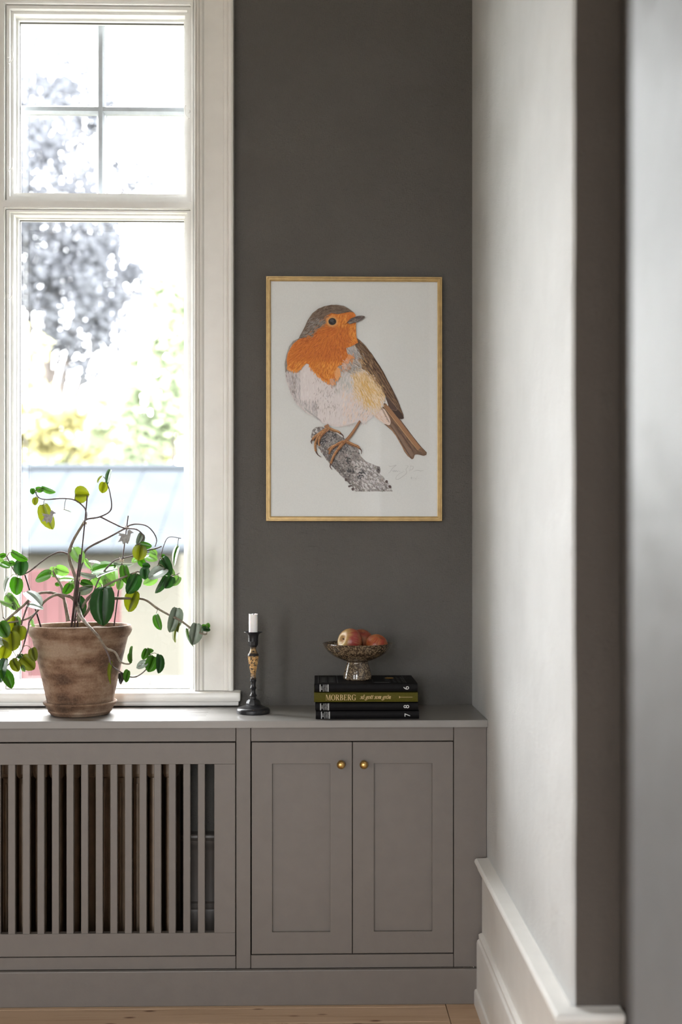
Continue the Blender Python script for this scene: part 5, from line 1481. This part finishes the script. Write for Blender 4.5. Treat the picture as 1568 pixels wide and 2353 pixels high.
def leaf(cx, cy, L, wd, ang, kind):
    # depth from the nearest stem
    a = math.radians(ang)
    base = (cx - math.cos(a) * L * 0.42, cy - math.sin(a) * L * 0.42)
    sp = min(SAMPLES, key=lambda s: (s[0] - base[0]) ** 2 + (s[1] - base[1]) ** 2)
    Y = sp[2] + rl.uniform(-0.018, 0.012)
    if kind == 'P': Y += 0.02
    Y = min(max(Y, 3.04), 3.345)
    if (cx, cy) == (660, 990): Y = 3.10
    sc_ = 1.16 / 2.8 / (F / Y)
    c = W(*Zp((cx, cy)), Y)
    natural = 0.86
    ax = Vector((math.cos(a), 0, -math.sin(a)))               # along the leaf, in the picture's plane
    ax = (ax + Vector((0, rl.uniform(-0.28, 0.28), 0))).normalized()
    ratio = wd / (L * natural)
    if ratio > 1: natural, ratio = wd / L, 1.0
    roll = math.acos(max(0.06, ratio)) * rl.choice((-1, 1))
    nrm0 = Vector((0, -1, 0)); nrm0 = (nrm0 - ax * nrm0.dot(ax)).normalized()
    side0 = nrm0.cross(ax)
    q = Quaternion(ax, roll)
    nrm, side = q @ nrm0, q @ side0
    if kind == 'S': pass
    Lm, Wm = L * sc_, L * sc_ * natural
    fold = 0.12 if wd / L < 0.6 else 0.05
    if kind in 'SY': fold *= 1.3
    bm = B()
    th = 0.0008
    org = c - ax * Lm * 0.5
    def P(u, v, lift): return org + ax * (u * Lm) + side * (v * Wm) + nrm * (lift + abs(v) * Wm * fold - 0.10 * Lm * (u - 0.45) ** 2 * 2)
    n = len(OUT)
    for top in (1, 0):
        off = th * (0.5 if top else -0.5)
        mid = [bm.verts.new(P(max(u, 0.0), 0, off + (0.0003 if top else 0))) for u, v in OUT]
        for s in (1, -1):
            inn = [bm.verts.new(P(u * 0.96 + 0.02, s * v * 0.55, off + Wm * 0.006 * (1 if kind != 'S' else -1))) for u, v in OUT[1:-1]]
            rim = [bm.verts.new(P(u, s * v, 0)) for u, v in OUT[1:-1]]
            for k in range(len(inn) - 1):
                for quad in ((mid[k + 1], mid[k + 2], inn[k + 1], inn[k]), (inn[k], inn[k + 1], rim[k + 1], rim[k])):
                    f = bm.faces.new(quad); f.material_index = 0 if top else 1; f.smooth = True
            for tri in ((mid[0], mid[1], inn[0]), (mid[0], inn[0], rim[0]), (mid[-1], inn[-1], mid[-2]), (mid[-1], rim[-1], inn[-1])):
                f = bm.faces.new(tri); f.material_index = 0 if top else 1; f.smooth = True
    # petiole to the stem
    att = org + ax * (0.10 * Lm)
    d = math.hypot(sp[0] - base[0], sp[1] - base[1])
    if d < 130:
        s3 = W(*Zp(sp[:2]), sp[2])
        midp = (att + s3) / 2 + Vector((0, 0, 0.004 + 0.1 * (att - s3).length))
        tube(bm, catmull([(*s3, 0.0011), (*midp, 0.0009), (*att, 0.0008)], 4), 5, mi=2)
    bmesh.ops.remove_doubles(bm, verts=bm.verts[:], dist=1e-6)
    under = {'D': 'G', 'G': 'G', 'Y': 'Y', 'P': 'P', 'S': 'S', 'V': 'V'}[kind]
    obj('leaf', bm, [LM['B' if L > 200 else kind], LM[under], M_PETIOLE], plant, normals=False)
M_PETIOLE = simple('green_brown_petiole', (0.20, 0.17, 0.09), 0.6, var=0.2)
for lf in LEAVES: leaf(*lf)

# small cut-out bird ornaments hung among the leaves
M_BIRD = simple('grey_painted_card', (0.30, 0.29, 0.29), 0.7, var=0.35, vscale=140)
def bird(px, py, Y, s, flip, lab):
    o2 = [(-1.0, 0.55), (-0.72, 0.30), (-0.92, 0.20), (-0.55, 0.10), (-0.75, -0.35), (-0.95, -0.62), (-0.45, -0.50), (-0.30, -0.90), (-0.10, -0.62), (0.25, -0.85), (0.45, -0.40), (0.55, 0.05), (0.62, 0.42), (1.0, 0.52), (0.70, 0.72), (0.45, 0.92), (0.22, 0.72), (0.18, 0.30), (-0.15, 0.38), (-0.45, 0.42)]
    c = W(px, py, Y); k = s / (F / Y)
    bm = B()
    extrude_profile(bm, [(c.x + flip * u * k, c.z + v * k) for u, v in o2], Y - 0.001, Y + 0.001, lambda u, v, t: (u, t, v))
    tag(obj('bird_ornament', bm, M_BIRD, origin=c), lab, 'ornament', 'bird ornaments in the plant')
bird(289, 1234, 3.225, 19, 1, 'small grey cut-out bird tied to the stake of the plant')
bird(112, 1188, 3.165, 17, 1, 'small grey cut-out bird in front of a yellow-green leaf')

# ================================================================== OUTSIDE THE WINDOW
M_GRASS = simple('dry_lawn', (0.11, 0.105, 0.075), 0.9, spec=0.0, var=0.3, vscale=3)
bm = B(); bm.faces.new([bm.verts.new(p) for p in ((-60, 3.9, -0.7), (60, 3.9, -0.7), (60, 90, -0.7), (-60, 90, -0.7))])
tag(obj('ground', bm, M_GRASS), kind='structure', label='lawn outside the window')
bm = B(); bm.faces.new([bm.verts.new(p) for p in ((-60, -60, -0.72), (60, -60, -0.72), (60, 3.9, -0.72), (-60, 3.9, -0.72))])
tag(obj('ground_behind', bm, M_GRASS), kind='structure', label='lawn on the far side of the house')

def tree(name, label, base, crown, leaf_rgb, n, size, seed, trunk_h, trunk_r=0.16, gaps=0, cat='tree', group=None):
    """crown: list of ellipsoid lobes (centre, radii)"""
    r_ = random.Random(seed)
    t = thing(name, base, label, cat, group)
    bm = B()
    top = crown[0][0]
    tube(bm, catmull([(base[0], base[1], base[2], trunk_r * 1.3), (base[0] + 0.1, base[1], base[2] + trunk_h * 0.4, trunk_r), (base[0] + (top[0] - base[0]) * 0.6, base[1], base[2] + trunk_h, trunk_r * 0.7), (top[0], top[1], top[2], trunk_r * 0.3)], 4), 10)
    for c, rd in crown[1:]:
        tube(bm, catmull([(base[0] + (top[0] - base[0]) * 0.5, base[1], base[2] + trunk_h * 0.8, trunk_r * 0.5), ((base[0] + c[0]) / 2, (base[1] + c[1]) / 2, (base[2] + trunk_h + c[2]) / 2 + 0.3, trunk_r * 0.3), (*c, trunk_r * 0.12)], 4), 6)
    obj('trunk', bm, M_BARK, t)
    bm = B()
    vol = [rd[0] * rd[1] * rd[2] for c, rd in crown]; tot = sum(vol)
    for (c, rd), v in zip(crown, vol):
        m = int(n * v / tot)
        # clumps of leaves through the lobe
        clumps = [(Vector((r_.gauss(0, 1), r_.gauss(0, 1), r_.gauss(0, 1))).normalized() * r_.uniform(0.45, 1.0)) for _ in range(max(10, m // 60))]
        for k in range(m):
            q = r_.choice(clumps) + Vector((r_.gauss(0, 1), r_.gauss(0, 1), r_.gauss(0, 1))) * 0.12
            p = Vector((c[0] + q.x * rd[0], c[1] + q.y * rd[1], c[2] + q.z * rd[2]))
            u = Vector((r_.gauss(0, 1), r_.gauss(0, 1), r_.gauss(0, 1))).normalized(); w = u.orthogonal().normalized()
            s = size * r_.uniform(0.6, 1.3)
            vs_ = [bm.verts.new(p + u * s * a + w * s * b) for a, b in ((-0.5, 0), (0, 0.32), (0.5, 0), (0, -0.32))]
            bm.faces.new(vs_)
    f = obj('foliage', bm, leaf_material(name + '_leaf', leaf_rgb, leaf_rgb, 0.4, 0.8, 0.0), t, normals=False)
    f['kind'] = 'stuff'
    return t
M_BARK = simple('tree_bark', (0.06, 0.05, 0.045), 0.9, var=0.3, vscale=8)
def at(px, py, Y): return tuple(W(px, py, Y))
def lobe(px, py, Y, rx, ry, dy=None):
    k = Y / F
    return (at(px, py, Y), (rx * k, (dy or (rx + ry) / 2 * k), ry * k))
G0 = -0.7
Yb = 24.0
cr = [lobe(120, 480, Yb, 150, 270), lobe(70, 160, Yb, 110, 120), lobe(200, 230, Yb, 100, 110), lobe(180, 700, Yb, 140, 190), lobe(300, 380, Yb, 75, 70), lobe(-120, 450, Yb, 170, 330), lobe(240, 620, Yb, 80, 150), lobe(340, 620, Yb, 55, 90)]
b0 = W(60, 1270, Yb)
tree('copper_beech', 'dark copper-leaved tree filling the view behind the upper panes', (b0.x, Yb, G0), cr, (0.105, 0.109, 0.122), 42000, 0.13, 5, 3.2, 0.22)
Ym = 18.5
b1 = W(60, 1270, Ym)
tree('yellow_tree', 'yellow autumn tree beside the outbuilding, low behind the left stile', (b1.x, Ym, G0), [lobe(40, 820, Ym, 60, 90), lobe(60, 960, Ym, 130, 90), lobe(-60, 900, Ym, 120, 140), lobe(190, 990, Ym, 110, 70)], (0.42, 0.39, 0.21), 7000, 0.17, 8, 1.2, 0.08)
b2 = W(400, 1270, Ym - 1)
tree('green_tree', 'light green tree behind the lower pane next to the architrave', (b2.x, Ym - 1, G0), [lobe(400, 760, Ym - 1, 70, 190), lobe(350, 920, Ym - 1, 110, 120), lobe(470, 800, Ym - 1, 90, 220), lobe(300, 1000, Ym - 1, 110, 60)], (0.27, 0.31, 0.21), 7000, 0.17, 9, 1.4, 0.08)
b3 = W(230, 1270, Ym + 3.6)
tree('leafy_shrub', 'pale green shrub between the yellow and the green tree', (b3.x, Ym + 3.6, G0), [lobe(230, 1010, Ym + 3.6, 140, 85), lobe(330, 1020, Ym + 3.6, 110, 70), lobe(100, 1040, Ym + 3.6, 110, 60)], (0.34, 0.36, 0.21), 5000, 0.15, 10, 0.6, 0.05, cat='shrub')

# low outbuilding with a long pale grey sheet roof
M_ROOF = simple('pale_grey_sheet_roof', (0.032, 0.0355, 0.040), 0.8, spec=0.0, var=0.06, vscale=2)
M_PLASTER = simple('cream_outhouse_wall', (0.062, 0.059, 0.050), 0.85, spec=0.0, var=0.05)
Yh = 12.0
ob = W(100, 1270, Yh)
hut = thing('outbuilding', (ob.x, Yh, G0), 'low cream outbuilding with a pale grey sheet roof behind the plant', 'building')
xa, xb_ = WX(-500, Yh), WX(440, Yh)
ze = WZ(1250, Yh); Yr = Yh + 2.2; zrg = WZ(1080, Yr)
bm = B(); box(bm, xa + 0.15, xb_ - 0.15, Yh + 0.25, Yh + 4.15, G0, ze + 0.05); obj('wall', bm, M_PLASTER, hut)
bm = B()
for ys_, zs_ in (((Yh, ze), (Yr, zrg)), ):
    v = [bm.verts.new(p) for p in ((xa, Yh, ze), (xb_, Yh, ze), (xb_, Yr, zrg), (xa, Yr, zrg), (xa, Yh + 4.4, ze), (xb_, Yh + 4.4, ze), (xa, Yh, ze - 0.05), (xb_, Yh, ze - 0.05), (xa, Yr, zrg - 0.06), (xb_, Yr, zrg - 0.06), (xa, Yh + 4.4, ze - 0.05), (xb_, Yh + 4.4, ze - 0.05))]
    for f in ((0, 1, 2, 3), (3, 2, 5, 4), (6, 7, 9, 8), (8, 9, 11, 10), (0, 1, 7, 6), (4, 5, 11, 10), (0, 3, 8, 6), (3, 4, 10, 8), (1, 2, 9, 7), (2, 5, 11, 9)): bm.faces.new([v[i] for i in f])
rf = obj('roof', bm, M_ROOF, hut)
k = 0
x = xa + 0.2
while x < xb_:
    bm = B(); tube(bm, [(x, Yh, ze + 0.004, 0.006), (x, Yr, zrg + 0.004, 0.006)], 5); obj('roof_seam', bm, M_ROOF, rf); x += 0.45
bm = B(); tube(bm, [(xa, Yr, zrg + 0.02, 0.05), (xb_, Yr, zrg + 0.02, 0.05)], 8); obj('ridge_cap', bm, M_ROOF, rf)
bm = B(); tube(bm, [(xa, Yh - 0.04, ze - 0.05, 0.05), (xb_, Yh - 0.04, ze - 0.05, 0.05)], 8); obj('gutter', bm, M_ROOF, rf)
# red board fence in front of it
M_RED = simple('falu_red_boards', (0.060, 0.030, 0.031), 0.85, spec=0.0, var=0.12, vscale=6)
Yf_ = 8.0
fb = W(100, 1300, Yf_)
fen = thing('board_fence', (fb.x, Yf_, G0), 'low red painted board fence behind the flowerpot', 'fence')
x = WX(-420, Yf_); xe = WX(262, Yf_); zt_f = WZ(1309, Yf_)
while x < xe:
    bm = B(); box(bm, x, x + 0.098, Yf_, Yf_ + 0.022, G0, zt_f + 0.0, 0.003, 1); obj('board', bm, M_RED, fen); x += 0.103
bm = B(); box(bm, WX(-420, Yf_), xe, Yf_ + 0.024, Yf_ + 0.07, 0.55, 0.65); obj('rail', bm, M_RED, fen)
bm = B(); box(bm, WX(-420, Yf_), xe, Yf_ + 0.024, Yf_ + 0.07, -0.3, -0.2); obj('rail', bm, M_RED, fen)
